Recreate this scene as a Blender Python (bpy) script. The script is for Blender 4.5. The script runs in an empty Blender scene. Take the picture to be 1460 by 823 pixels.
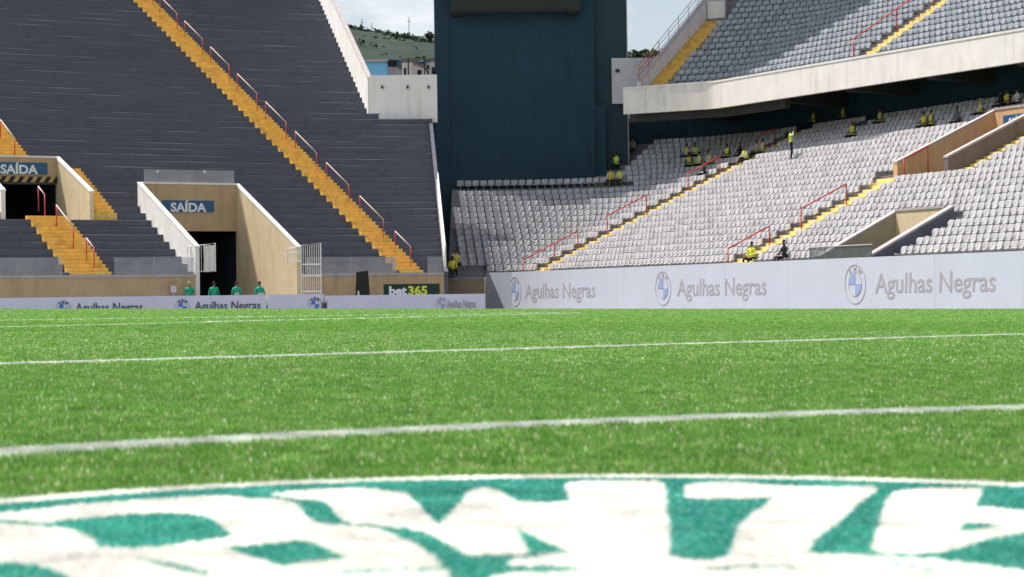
import bpy, bmesh, math, random
import numpy as np
from mathutils import Vector, Matrix
from mathutils.geometry import tessellate_polygon
random.seed(7); rng = np.random.default_rng(7)
SC = bpy.context.scene; COL = SC.collection
R = math.radians
# ------------------------------------------------------------------ camera, sky, sun, exposure
F, RHO, H = 3300.0, 0.014, 0.35          # focal length in photo pixels, camera roll, lens height
cam = bpy.data.cameras.new('camera'); camo = bpy.data.objects.new('camera', cam); COL.objects.link(camo)
cam.sensor_width = 36; cam.lens = 36 * F / 1460; cam.clip_start = 0.1; cam.clip_end = 6000
camo.location = (0, 0, H)
camo.matrix_world = Matrix.Translation((0, 0, H)) @ Matrix.Rotation(math.pi / 2 + math.atan(15.5 / F), 4, 'X') @ Matrix.Rotation(-RHO, 4, 'Z')
cam.dof.use_dof = True; cam.dof.focus_distance = 45; cam.dof.aperture_fstop = 9.5
SC.camera = camo
SUN_AZ, SUN_EL = R(26), R(63)             # towards the sun: left of the view and a little beyond the stands
sd = Vector((-math.cos(SUN_AZ) * math.cos(SUN_EL), math.sin(SUN_AZ) * math.cos(SUN_EL), math.sin(SUN_EL)))
sun = bpy.data.lights.new('sun', 'SUN'); sun.energy = 5.0; sun.angle = R(0.5); sun.color = (1.0, 0.95, 0.87)
suno = bpy.data.objects.new('sun', sun); COL.objects.link(suno); suno.rotation_euler = sd.to_track_quat('Z', 'Y').to_euler()
W = bpy.data.worlds.new('World'); SC.world = W; W.use_nodes = True
nt = W.node_tree; nt.nodes.clear()
out = nt.nodes.new('ShaderNodeOutputWorld'); bg = nt.nodes.new('ShaderNodeBackground'); bg.inputs[1].default_value = 0.082
sky = nt.nodes.new('ShaderNodeTexSky'); sky.sky_type = 'NISHITA'; sky.sun_disc = False
sky.sun_elevation = SUN_EL; sky.sun_rotation = math.atan2(sd.x, sd.y)
tc = nt.nodes.new('ShaderNodeTexCoord'); mp = nt.nodes.new('ShaderNodeMapping'); mp.inputs['Scale'].default_value = (5, 5, 11)
nz = nt.nodes.new('ShaderNodeTexNoise'); nz.inputs['Scale'].default_value = 2.2; nz.inputs['Detail'].default_value = 8; nz.inputs['Roughness'].default_value = .58
rp = nt.nodes.new('ShaderNodeValToRGB'); rp.color_ramp.elements[0].position = .47; rp.color_ramp.elements[1].position = .64
rp.color_ramp.elements[0].color = (.34, .34, .34, 1)
mx = nt.nodes.new('ShaderNodeMixRGB'); mx.inputs[2].default_value = (8.3, 8.6, 8.9, 1)
L_ = nt.links.new
L_(tc.outputs['Generated'], mp.inputs[0]); L_(mp.outputs[0], nz.inputs[0]); L_(nz.outputs[0], rp.inputs[0])
L_(rp.outputs[0], mx.inputs[0]); L_(sky.outputs[0], mx.inputs[1]); L_(mx.outputs[0], bg.inputs[0]); L_(bg.outputs[0], out.inputs[0])
SC.view_settings.view_transform = 'Standard'; SC.view_settings.look = 'None'; SC.view_settings.exposure = 0.45; SC.view_settings.gamma = 1
SC.render.engine = 'CYCLES'

# ------------------------------------------------------------------ materials
MATS = {}
def mat(name, col, rough=.8, var=.12, scale=3.0, bump=.15, bscale=None, spec=.3, col2=None, metal=0, alpha=1, coord='Object', lo=.35, hi=.7, detail=6, stretch=(1, 1, 1), emit=0, trans=0, grime=0):
    if name in MATS: return MATS[name]
    m = bpy.data.materials.new(name); m.use_nodes = True; n = m.node_tree; b = n.nodes['Principled BSDF']; lk = n.links.new
    t = n.nodes.new('ShaderNodeTexCoord'); mpg = n.nodes.new('ShaderNodeMapping'); mpg.inputs['Scale'].default_value = stretch
    if coord == 'World':
        g = n.nodes.new('ShaderNodeNewGeometry'); lk(g.outputs['Position'], mpg.inputs[0])
    else: lk(t.outputs[coord], mpg.inputs[0])
    no = n.nodes.new('ShaderNodeTexNoise'); no.inputs['Scale'].default_value = scale; no.inputs['Detail'].default_value = detail; no.inputs['Roughness'].default_value = .62
    lk(mpg.outputs[0], no.inputs[0])
    r = n.nodes.new('ShaderNodeValToRGB'); r.color_ramp.elements[0].position = lo; r.color_ramp.elements[1].position = hi
    c2 = col2 or tuple(min(1, c * (1 + var)) for c in col); c1 = col if col2 else tuple(c * (1 - var) for c in col)
    r.color_ramp.elements[0].color = (*c1, 1); r.color_ramp.elements[1].color = (*c2, 1)
    lk(no.outputs[0], r.inputs[0])
    last = r.outputs[0]
    if grime:
        n3 = n.nodes.new('ShaderNodeTexNoise'); n3.inputs['Scale'].default_value = 1.0; n3.inputs['Detail'].default_value = 8
        m3 = n.nodes.new('ShaderNodeMapping'); m3.inputs['Scale'].default_value = (2.2, 2.2, .35)
        g3 = n.nodes.new('ShaderNodeNewGeometry'); lk(g3.outputs['Position'], m3.inputs[0]); lk(m3.outputs[0], n3.inputs[0])
        r3 = n.nodes.new('ShaderNodeValToRGB'); r3.color_ramp.elements[0].position = .5; r3.color_ramp.elements[1].position = .75
        r3.color_ramp.elements[0].color = (1, 1, 1, 1); v = 1 - grime; r3.color_ramp.elements[1].color = (v, v * .97, v * .92, 1)
        mm = n.nodes.new('ShaderNodeMixRGB'); mm.blend_type = 'MULTIPLY'; mm.inputs[0].default_value = 1
        lk(n3.outputs[0], r3.inputs[0]); lk(last, mm.inputs[1]); lk(r3.outputs[0], mm.inputs[2]); last = mm.outputs[0]
    lk(last, b.inputs['Base Color'])
    b.inputs['Roughness'].default_value = rough; b.inputs['Metallic'].default_value = metal; b.inputs['Specular IOR Level'].default_value = spec
    if bump:
        n2 = n.nodes.new('ShaderNodeTexNoise'); n2.inputs['Scale'].default_value = bscale or scale * 8; n2.inputs['Detail'].default_value = 4
        lk(mpg.outputs[0], n2.inputs[0]); bp = n.nodes.new('ShaderNodeBump'); bp.inputs['Strength'].default_value = bump; bp.inputs['Distance'].default_value = .02
        lk(n2.outputs[0], bp.inputs['Height']); lk(bp.outputs[0], b.inputs['Normal'])
    b.inputs['Alpha'].default_value = alpha
    if trans: b.inputs['Transmission Weight'].default_value = trans
    MATS[name] = m; return m
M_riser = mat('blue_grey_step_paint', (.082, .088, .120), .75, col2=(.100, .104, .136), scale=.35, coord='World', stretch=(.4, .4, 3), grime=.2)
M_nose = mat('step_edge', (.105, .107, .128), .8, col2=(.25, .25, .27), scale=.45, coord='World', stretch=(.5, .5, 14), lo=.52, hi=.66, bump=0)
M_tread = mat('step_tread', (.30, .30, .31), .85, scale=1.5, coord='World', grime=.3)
M_ctread = mat('concrete_tread', (.20, .195, .20), .85, scale=1.5, coord='World', grime=.3)
M_criser = mat('concrete_riser', (.25, .235, .25), .85, scale=1.2, coord='World', grime=.35)
M_yel = mat('yellow_stair_paint', (.72, .45, .11), .7, var=.14, scale=2.5, coord='World', grime=.28)
M_yelr = mat('sunlit_yellow_stair_paint', (.80, .63, .26), .7, var=.14, scale=2.5, coord='World', grime=.25)  # stair yellow lightened to carry its sunlit tone
M_white = mat('white_wall_paint', (.74, .72, .70), .8, var=.05, scale=.8, coord='World', grime=.14)
M_fasc = mat('fascia_concrete_paint', (.78, .74, .71), .8, var=.06, scale=.9, coord='World', grime=.2)
M_lil = mat('pale_grey_wall', (.60, .575, .60), .8, var=.05, scale=.8, coord='World', grime=.12)
M_tan_shade = mat('shaded_cream_wall', (.47, .335, .20), .8, var=.08, scale=1.0, coord='World', grime=.18)  # cream paint browned to carry the shade on walls facing the pitch
M_tanl = mat('cream_wall_paint', (.66, .53, .34), .8, var=.06, scale=1.0, coord='World', grime=.14)
M_org = mat('ochre_wall_paint', (.62, .37, .19), .8, var=.08, scale=1.0, coord='World', grime=.15)
M_olive_shade = mat('shade_olive_wall', (.36, .31, .22), .8, var=.08, scale=1.0, coord='World', grime=.15)  # shade on the pit's left wing mixed into this wall colour
M_slate_shade = mat('shade_slate_wall', (.12, .125, .16), .8, var=.08, scale=1.0, coord='World', grime=.2)  # right pit wing darkened and blued to carry its shade
M_brown = mat('dark_brown_wall_paint', (.17, .13, .125), .8, var=.08, scale=1.0, coord='World', grime=.2)
M_capl = mat('grey_coping', (.42, .38, .385), .8, var=.06, scale=1.0, coord='World', grime=.15)
M_teal = mat('dark_teal_cladding', (.013, .042, .068), .75, col2=(.016, .052, .080), scale=.25, coord='World', stretch=(1, 1, 2), bump=.08, grime=.22)
M_teal2 = mat('blue_grey_cladding', (.022, .048, .07), .7, var=.08, scale=.3, coord='World')
M_score = mat('scoreboard_casing', (.022, .026, .028), .6, var=.15, scale=.8)
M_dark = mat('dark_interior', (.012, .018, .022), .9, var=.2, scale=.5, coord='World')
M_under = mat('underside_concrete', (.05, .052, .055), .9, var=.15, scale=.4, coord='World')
M_red = mat('red_rail_paint', (.46, .045, .035), .5, var=.1, scale=6, bump=0)
M_pink = mat('faded_rail_paint', (.52, .40, .39), .5, var=.1, scale=6, bump=0)
M_metal = mat('galvanised_rail', (.40, .40, .42), .45, var=.1, scale=6, bump=0, metal=.3)
M_wmetal = mat('white_gate_paint', (.74, .72, .67), .55, var=.08, scale=4, bump=0)
M_vin = mat('pale_blue_vinyl', (.53, .56, .655), .6, var=.03, scale=.6, coord='World', bump=.35, bscale=1.1)
M_vinl = mat('lilac_vinyl', (.62, .63, .79), .6, var=.03, scale=.8, coord='World', bump=.04, bscale=2)
M_vtext = mat('faded_brown_print', (.39, .365, .395), .6, var=.05, scale=3, bump=0)
M_vblue = mat('faded_blue_print', (.29, .38, .63), .6, var=.05, scale=3, bump=0)
M_ltext = mat('dark_print', (.075, .08, .13), .6, var=.05, scale=3, bump=0)
M_lblue = mat('blue_print', (.06, .17, .66), .6, var=.05, scale=3, bump=0)
M_signb = mat('blue_sign', (.028, .10, .215), .5, var=.08, scale=1.2, bump=0)
M_signw = mat('sign_white', (.72, .74, .76), .5, var=.04, scale=2, bump=0)
M_betg = mat('bottle_green_sign', (.006, .032, .022), .4, var=.1, scale=2, bump=0)
M_bety = mat('sign_yellow', (.62, .66, .08), .4, var=.05, scale=2, bump=0)
M_black = mat('black_plastic', (.012, .014, .015), .6, var=.2, scale=4)
M_hazy = mat('hazard_ochre', (.45, .30, .12), .7, var=.1, scale=2)
def seatmat(name, c1, c2, grime):
    m = mat(name, c1, .5, col2=c2, scale=2.1, coord='World', bump=0, lo=.36, hi=.64, spec=.35, grime=grime); return m
M_seat = seatmat('pale_seat_plastic', (.42, .41, .43), (.55, .53, .545), .3)
M_seatc = seatmat('shade_grey_seat_plastic', (.33, .33, .36), (.46, .45, .47), .3)  # pale seat colour greyed for the unlit corner block
M_seatu = seatmat('shade_blue_seat_plastic', (.25, .28, .33), (.38, .395, .43), .42)  # seat colour darkened and blued to hold the upper tier's shade
def glassmat(name, col, a):
    m = bpy.data.materials.new(name); m.use_nodes = True; n = m.node_tree; n.nodes.clear(); o = n.nodes.new('ShaderNodeOutputMaterial')
    t = n.nodes.new('ShaderNodeBsdfTransparent'); g = n.nodes.new('ShaderNodeBsdfPrincipled'); x = n.nodes.new('ShaderNodeMixShader')
    g.inputs['Base Color'].default_value = (*col, 1); g.inputs['Roughness'].default_value = .18
    no = n.nodes.new('ShaderNodeTexNoise'); no.inputs['Scale'].default_value = .9; gg = n.nodes.new('ShaderNodeNewGeometry'); n.links.new(gg.outputs['Position'], no.inputs[0])
    mr = n.nodes.new('ShaderNodeMapRange'); mr.inputs[1].default_value = .3; mr.inputs[2].default_value = .7; mr.inputs[3].default_value = a * .7; mr.inputs[4].default_value = a * 1.3
    n.links.new(no.outputs[0], mr.inputs[0]); n.links.new(mr.outputs[0], x.inputs[0]); n.links.new(t.outputs[0], x.inputs[1]); n.links.new(g.outputs[0], x.inputs[2]); n.links.new(x.outputs[0], o.inputs[0]); return m
M_glass = glassmat('dusty_glass', (.42, .43, .45), .30)
M_glassd = glassmat('smoked_glass', (.10, .13, .14), .55)

# ------------------------------------------------------------------ mesh helpers
class MB:
    def __init__(s): s.v = []; s.f = []; s.m = []
    def quad(s, pts, m=0):
        i = len(s.v); s.v += [tuple(p) for p in pts]; s.f.append(tuple(range(i, i + len(pts)))); s.m.append(m)
    def hexa(s, b, t, m=0):          # b, t: 4 bottom and 4 top points, same order
        i = len(s.v); s.v += [tuple(p) for p in b] + [tuple(p) for p in t]
        for f in ((0, 1, 2, 3), (4, 7, 6, 5), (0, 4, 5, 1), (1, 5, 6, 2), (2, 6, 7, 3), (3, 7, 4, 0)): s.f.append(tuple(i + k for k in f)); s.m.append(m)
    def box(s, x0, x1, y0, y1, z0, z1, m=0):
        s.hexa([(x0, y0, z0), (x1, y0, z0), (x1, y1, z0), (x0, y1, z0)], [(x0, y0, z1), (x1, y0, z1), (x1, y1, z1), (x0, y1, z1)], m)
    def tube(s, pts, r, n=6, m=0):
        pts = [Vector(p) for p in pts]; rings = []
        for k, p in enumerate(pts):
            d = (pts[min(k + 1, len(pts) - 1)] - pts[max(k - 1, 0)]).normalized()
            a = d.cross(Vector((0, 0, 1)) if abs(d.z) < .9 else Vector((1, 0, 0))).normalized(); b = d.cross(a)
            i = len(s.v); rr = r[k] if isinstance(r, (list, tuple)) else r
            for j in range(n): s.v.append(tuple(p + (a * math.cos(2 * math.pi * j / n) + b * math.sin(2 * math.pi * j / n)) * rr))
            rings.append(i)
        for q in range(len(rings) - 1):
            for j in range(n):
                s.f.append((rings[q] + j, rings[q] + (j + 1) % n, rings[q + 1] + (j + 1) % n, rings[q + 1] + j)); s.m.append(m)
        s.f.append(tuple(rings[0] + j for j in reversed(range(n)))); s.f.append(tuple(rings[-1] + j for j in range(n))); s.m += [m, m]
    def mesh(s, name, mats, smooth=False):
        me = bpy.data.meshes.new(name); me.from_pydata(s.v, [], s.f)
        for m in (mats if isinstance(mats, (list, tuple)) else [mats]): me.materials.append(m)
        me.polygons.foreach_set('material_index', s.m)
        if smooth: me.polygons.foreach_set('use_smooth', [True] * len(s.f))
        bm = bmesh.new(); bm.from_mesh(me); bmesh.ops.recalc_face_normals(bm, faces=bm.faces) if len(s.f) < 4000 else None; bm.to_mesh(me); bm.free()
        return me
    def build(s, name, mats, parent=None, smooth=False): return link(name, s.mesh(name, mats, smooth), parent)
def link(name, me, parent=None, loc=None, rz=None):
    o = bpy.data.objects.new(name, me); COL.objects.link(o)
    if loc is not None: o.location = loc
    if rz is not None: o.rotation_euler = (0, 0, rz)
    if parent is not None:
        o.parent = parent
        if loc is None: o.matrix_parent_inverse = parent.matrix_basis.inverted()   # geometry given in world coordinates
    return o
def tag(o, label=None, cat=None, group=None, kind=None):
    if label: o['label'] = label
    if cat: o['category'] = cat
    if group: o['group'] = group
    if kind: o['kind'] = kind
    return o
def thing(name, label, cat, loc=(0, 0, 0), rz=0, group=None):
    o = bpy.data.objects.new(name, None); COL.objects.link(o); o.location = loc; o.rotation_euler = (0, 0, rz); o.empty_display_size = .3
    o.matrix_basis = Matrix.Translation(loc) @ Matrix.Rotation(rz, 4, 'Z')
    return tag(o, label, cat, group)
def uv(x, y):
    a, b = x - 730, 411.5 - y
    return (a + RHO * b) / F, (b - RHO * a + 15.5) / F
def at(x, y, D):
    u, v = uv(x, y); return Vector((u * D, D, H + v * D))
def ground(x, y):
    u, v = uv(x, y); D = -H / (v + RHO * u); return (u * D, D)
def pz(x, y=0): return -RHO * x           # the pitch falls gently towards the right touchline

class Bowl:
    """Plan curve of a stand front: straight for s>=a (or s<=a) and an arc beyond, concave towards the pitch."""
    def __init__(s, P0, th, z0, rise, tread, arc_at, r0, sweep, side): 
        s.P0 = Vector(P0); s.th = th; s.z0 = z0; s.rise = rise; s.t = tread; s.a = arc_at; s.r0 = r0; s.sw = sweep; s.side = side
        T = Vector((math.cos(th), math.sin(th))); N = Vector((-T.y, T.x)); s.C = s.P0 + T * arc_at - N * r0
    def fr(s, q):                     # point, T, N at front parameter q
        k = (q - s.a) * s.side
        if k <= 0:
            T = Vector((math.cos(s.th), math.sin(s.th))); N = Vector((-T.y, T.x)); return s.P0 + T * q, T, N
        ph = min(k / s.r0, s.sw); th = s.th - s.side * ph
        T = Vector((math.cos(th), math.sin(th))); N = Vector((-T.y, T.x)); P = s.C + N * s.r0
        ex = k - s.sw * s.r0
        if ex > 0: P = P + T * ex * s.side
        return P, T, N
    def p(s, q, d, z=None):
        P, T, N = s.fr(q); X = P + N * d
        return Vector((X.x, X.y, s.surf(d) if z is None else z))
    def surf(s, d): return s.z0 + s.rise * math.floor(d / s.t + 1e-6)
    def line(s, d): return s.z0 + s.rise * d / s.t
    def qs(s, q0, q1):
        e = s.a + s.side * s.sw * s.r0; lo, hi = min(s.a, e), max(s.a, e); L = [q0, q1]
        n = max(2, int(math.degrees(s.sw) / 5))
        L += [lo + (hi - lo) * k / n for k in range(n + 1) if q0 < lo + (hi - lo) * k / n < q1]
        return sorted(set(L))
    def hit(s, x, y, dz=0):           # straight part only
        u, v = uv(x, y); T = Vector((math.cos(s.th), math.sin(s.th))); N = Vector((-T.y, T.x))
        k = s.rise / s.t; a = N.x * u + N.y; b = -N.dot(s.P0); D = (s.z0 + dz - H + k * b) / (v - k * a)
        q = Vector((u * D, D)) - s.P0; return q.dot(T), q.dot(N)
EL = Bowl((-5.3, 125.0), R(32.2), 2.0, .4015, .759, .6, 2.4, R(28), 1)          # end stand behind the goal
SR = Bowl((.2, 137.2), R(-66.85), 1.8, .38, .8, 0, 1.0, R(66.85), -1)            # lower side stand and its corner
UP = Bowl((12.77, 141.1), R(-63.3), 13.1, .46, .75, 0, 2.0, R(31), -1)            # upper tier
def strip(mb, bowl, q0, q1, d0, d1, z0, z1, m=0, nose=0, mt=None, mn=None, ends=True):
    """solid following the plan curve; optional nosing strip, proud of the riser"""
    Q = bowl.qs(q0, q1); mt = m if mt is None else mt; mn = m if mn is None else mn
    zf = z1 - nose
    for a, b in zip(Q[:-1], Q[1:]):
        p = lambda q, d, z: bowl.p(q, d, z)
        mb.quad([p(a, d0, z0), p(b, d0, z0), p(b, d0, zf), p(a, d0, zf)], m)
        f = d0
        if nose:
            f = d0 - .02
            mb.quad([p(a, f, zf), p(b, f, zf), p(b, f, z1), p(a, f, z1)], mn); mb.quad([p(a, d0, zf), p(b, d0, zf), p(b, f, zf), p(a, f, zf)], mn)
        mb.quad([p(a, f, z1), p(b, f, z1), p(b, d1, z1), p(a, d1, z1)], mt)
        mb.quad([p(b, d1, z0), p(a, d1, z0), p(a, d1, z1), p(b, d1, z1)], m); mb.quad([p(a, d0, z0), p(a, d1, z0), p(b, d1, z0), p(b, d0, z0)], m)
    if ends:
        for q in (Q[0], Q[-1]): mb.quad([bowl.p(q, d0, z0), bowl.p(q, d1, z0), bowl.p(q, d1, z1), bowl.p(q, d0, z1)], m)
def subtract(iv, cuts):
    for c0, c1 in cuts:
        n = []
        for a, b in iv:
            if c1 <= a or c0 >= b: n.append((a, b)); continue
            if c0 > a: n.append((a, c0))
            if c1 < b: n.append((c1, b))
        iv = n
    return [(a, b) for a, b in iv if b - a > .05]
def lbox(mb, P, T, N, t0, t1, n0, n1, z0, z1, m=0):   # box in a local frame
    g = lambda t, n, z: (P.x + T.x * t + N.x * n, P.y + T.y * t + N.y * n, z)
    mb.hexa([g(t0, n0, z0), g(t1, n0, z0), g(t1, n1, z0), g(t0, n1, z0)], [g(t0, n0, z1), g(t1, n0, z1), g(t1, n1, z1), g(t0, n1, z1)], m)
def slopewall(mb, bowl, q, w, d0, d1, za, zb, zta, ztb, m=0, mc=None, cap=.12):
    """wall along the outward direction at q: bottom za..zb, top zta..ztb, with a coping"""
    P, T, N = bowl.fr(q); g = lambda t, n, z: (P.x + T.x * t + N.x * n, P.y + T.y * t + N.y * n, z)
    mb.hexa([g(0, d0, za), g(w, d0, za), g(w, d1, zb), g(0, d1, zb)], [g(0, d0, zta), g(w, d0, zta), g(w, d1, ztb), g(0, d1, ztb)], m)
    if mc is not None:
        e = .02 * (1 if w > 0 else -1)
        mb.hexa([g(-e, d0 - .02, zta), g(w + e, d0 - .02, zta), g(w + e, d1, ztb), g(-e, d1, ztb)], [g(-e, d0 - .02, zta + cap), g(w + e, d0 - .02, zta + cap), g(w + e, d1, ztb + cap), g(-e, d1, ztb + cap)], mc)
def text_mesh(s, size, wx=1.0, bold=0, shear=0, depth=.01, space=1.0):
    cu = bpy.data.curves.new('t', 'FONT'); cu.body = s; cu.size = size; cu.extrude = depth / 2; cu.offset = bold; cu.shear = shear; cu.space_character = space; cu.resolution_u = 3
    o = bpy.data.objects.new('t', cu); COL.objects.link(o); bpy.context.view_layer.update()
    me = bpy.data.meshes.new_from_object(o.evaluated_get(bpy.context.evaluated_depsgraph_get())); bpy.data.objects.remove(o)
    me.transform(Matrix.Scale(wx, 4, (1, 0, 0))); return me
def place_flat(me, name, m, parent, P, T, z, off=.02):
    """lay a text/shape mesh (x right, y up) on a vertical face at P, running along T"""
    nrm = Vector((T.y, -T.x, 0)); M = Matrix(((T.x, 0, nrm.x, P.x + nrm.x * off), (T.y, 0, nrm.y, P.y + nrm.y * off), (0, 1, 0, z), (0, 0, 0, 1)))
    me = me.copy(); me.transform(M); me.materials.clear(); me.materials.append(m); return link(name, me, parent)

# ------------------------------------------------------------------ ground, pitch
M_grass0 = mat('turf_soil', (.13, .26, .045), .9, col2=(.24, .41, .10), scale=9, coord='World', lo=.35, hi=.7, detail=9, bump=.5, bscale=60)
PE = 82.5
def sheet(name, x0, x1, y0, y1, dz, nx, ny, m):
    mb = MB()
    for i in range(nx):
        for j in range(ny):
            xa, xb = x0 + (x1 - x0) * i / nx, x0 + (x1 - x0) * (i + 1) / nx; ya, yb = y0 + (y1 - y0) * j / ny, y0 + (y1 - y0) * (j + 1) / ny
            mb.quad([(xa, ya, pz(xa) + dz), (xb, ya, pz(xb) + dz), (xb, yb, pz(xb) + dz), (xa, yb, pz(xa) + dz)])
    return mb
pm = sheet('pitch', -45, 45, -25, PE, 0, 6, 10, M_grass0)
pm.quad([(-45, PE, pz(-45)), (45, PE, pz(45)), (45, PE + 2.5, -.9), (-45, PE + 2.5, -.9)])
tag(pm.build('pitch', M_grass0), 'short green turf of the football pitch with white line markings', None, None, 'structure')
g = MB(); g.quad([(-3000, -3000, -.92), (3000, -3000, -.92), (3000, 5000, -.92), (-3000, 5000, -.92)])
tag(g.build('ground', mat('ground_earth', (.16, .17, .12), .9, scale=.05, coord='World')), 'bare ground running out to the horizon beyond the stadium', None, None, 'structure')
tr = MB(); tr.box(-60, 45, PE - .5, 150, -.915, -.75)
tag(tr.build('track', mat('grey_track', (.22, .21, .20), .9, scale=.6, coord='World')), 'grey paved surround between pitch and stands', None, None, 'structure')

def gline(x, y):
    u, v = uv(x, y); D = -(H - .011) / (v + RHO * u); return (u * D, D)
# white lines: (polyline, width)
far = [gline(-200, 526), gline(0, 520), gline(560, 502), gline(760, 496.5), gline(1100, 487), gline(1460, 477), gline(1700, 470)]
p0, p1 = Vector(gline(0, 520)), Vector(gline(1460, 477)); dv = (p1 - p0).normalized()
pa, pb, pc = [Vector(gline(*q)) for q in ((0, 648), (730, 609), (1460, 583))]
def circ(a, b, c):
    ax, ay, bx, by, cx, cy = *a, *b, *c; d = 2 * (ax * (by - cy) + bx * (cy - ay) + cx * (ay - by))
    ux = ((ax * ax + ay * ay) * (by - cy) + (bx * bx + by * by) * (cy - ay) + (cx * cx + cy * cy) * (ay - by)) / d
    uy = ((ax * ax + ay * ay) * (cx - bx) + (bx * bx + by * by) * (ax - cx) + (cx * cx + cy * cy) * (bx - ax)) / d
    return Vector((ux, uy))
cc = circ(pa, pb, pc); cr = (pa - cc).length; a0 = math.atan2(pa.y - cc.y, pa.x - cc.x); a1 = math.atan2(pc.y - cc.y, pc.x - cc.x)
print('circle', cc, cr, math.degrees(a0), math.degrees(a1))
q1, q2 = Vector(gline(0, 467)), Vector(gline(700, 450)); q3, q4 = Vector(gline(0, 457.5)), Vector(gline(600, 449))
e1, e2 = (q2 - q1).normalized(), (q4 - q3).normalized()
def arcpts(u0, u1, n): return [(cc.x + cr * math.cos(u0 + (u1 - u0) * k / n), cc.y + cr * math.sin(u0 + (u1 - u0) * k / n)) for k in range(n + 1)]
LINES = [([tuple(p0 - dv * 25), tuple(p1 + dv * 40)], .16),
         (arcpts(a0 + (a0 - a1) * .9, a1 + (a1 - a0) * .9, 60), .15),
         ([tuple(q1 - e1 * 15), tuple(q2 + e1 * 8)], .10), ([tuple(q3 - e2 * 15), tuple(q4 + e2 * 8)], .10)]
mk = MB()
for li, (pl, w) in enumerate(LINES):
    for a, b in zip(pl[:-1], pl[1:]):
        a, b = Vector(a), Vector(b); n = Vector((-(b - a).y, (b - a).x)).normalized() * w / 2
        c = [a - n, b - n, b + n, a + n]; mk.quad([(v.x, v.y, pz(v.x) + .004) for v in c])
tag(mk.build('line_marking', mat('white_line_paint', (.62, .66, .58), .9, scale=40, coord='World', var=.25)), 'white painted lines and circle on the turf', None, None, 'structure')

# crest mat outline (needed by the grass)
HM = .024                                 # pile height of the mat
MC, MR = Vector((.205, 2.98)), 1.282
def gmat(x, y):
    u, v = uv(x, y); D = -(H - HM) / (v + RHO * u); return (u * D, D)
# grass tufts
def tuft(name, m, nb, h, w, spread, seed, lean=.5):
    r = random.Random(seed); mb = MB()
    for k in range(nb):
        x, y = r.uniform(-spread, spread), r.uniform(-spread, spread); a = r.uniform(0, math.pi * 2); hh = h * r.uniform(.55, 1.15); l = lean * hh * r.uniform(.1, 1); b = r.uniform(0, math.pi * 2)
        dx, dy = math.cos(a) * w / 2, math.sin(a) * w / 2; lx, ly = math.cos(b) * l, math.sin(b) * l
        i = len(mb.v); mb.v += [(x - dx, y - dy, -.002), (x + dx, y + dy, -.002), (x + dx * .8 + lx * .35, y + dy * .8 + ly * .35, hh * .6), (x - dx * .8 + lx * .35, y - dy * .8 + ly * .35, hh * .6), (x + lx, y + ly, hh)]
        mb.f += [(i, i + 1, i + 2, i + 3), (i + 3, i + 2, i + 4)]; mb.m += [0, 0]
    return mb.mesh(name, m)
def blademat(name, cols, rough=.45, spec=.5):
    m = bpy.data.materials.new(name); m.use_nodes = True; n = m.node_tree; b = n.nodes['Principled BSDF']; lk = n.links.new
    oi = n.nodes.new('ShaderNodeObjectInfo'); r = n.nodes.new('ShaderNodeValToRGB'); cr_ = r.color_ramp
    for k, (p, c) in enumerate(cols):
        e = cr_.elements[k] if k < 2 else cr_.elements.new(p)
        e.position = p; e.color = (*c, 1)
    lk(oi.outputs['Random'], r.inputs[0])
    g_ = n.nodes.new('ShaderNodeNewGeometry'); no = n.nodes.new('ShaderNodeTexNoise'); no.inputs['Scale'].default_value = 5.0; no.inputs['Detail'].default_value = 6; no.inputs['Roughness'].default_value = .75
    lk(g_.outputs['Position'], no.inputs[0]); mr = n.nodes.new('ShaderNodeMapRange'); mr.inputs[1].default_value = .3; mr.inputs[2].default_value = .7; mr.inputs[3].default_value = .70; mr.inputs[4].default_value = 1.3
    lk(no.outputs[0], mr.inputs[0]); vm = n.nodes.new('ShaderNodeMixRGB'); vm.blend_type = 'MULTIPLY'; vm.inputs[0].default_value = 1
    lk(r.outputs[0], vm.inputs[1]); lk(mr.outputs[0], vm.inputs[2]); lk(vm.outputs[0], b.inputs['Base Color'])
    b.inputs['Roughness'].default_value = rough; b.inputs['Specular IOR Level'].default_value = spec
    tl = n.nodes.new('ShaderNodeBsdfTranslucent'); mxs = n.nodes.new('ShaderNodeMixShader'); mxs.inputs[0].default_value = .4
    lk(vm.outputs[0], tl.inputs[0]); lk(b.outputs[0], mxs.inputs[1]); lk(tl.outputs[0], mxs.inputs[2]); lk(mxs.outputs[0], n.nodes['Material Output'].inputs[0]); return m
M_blade = blademat('grass_blade', [(0, (.09, .22, .035)), (1, (.54, .60, .30)), (.4, (.155, .375, .055)), (.75, (.25, .48, .095)), (.92, (.42, .53, .20))])
M_blw = blademat('painted_blade', [(0, (.62, .66, .58)), (1, (.86, .87, .82))], .8, .2)
M_glint = blademat('glint_blade', [(0, (.50, .58, .28)), (1, (.92, .90, .74)), (.6, (.66, .68, .42))], .3, .6)  # sun glints on the turf imitated by near-white blade colour
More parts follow.
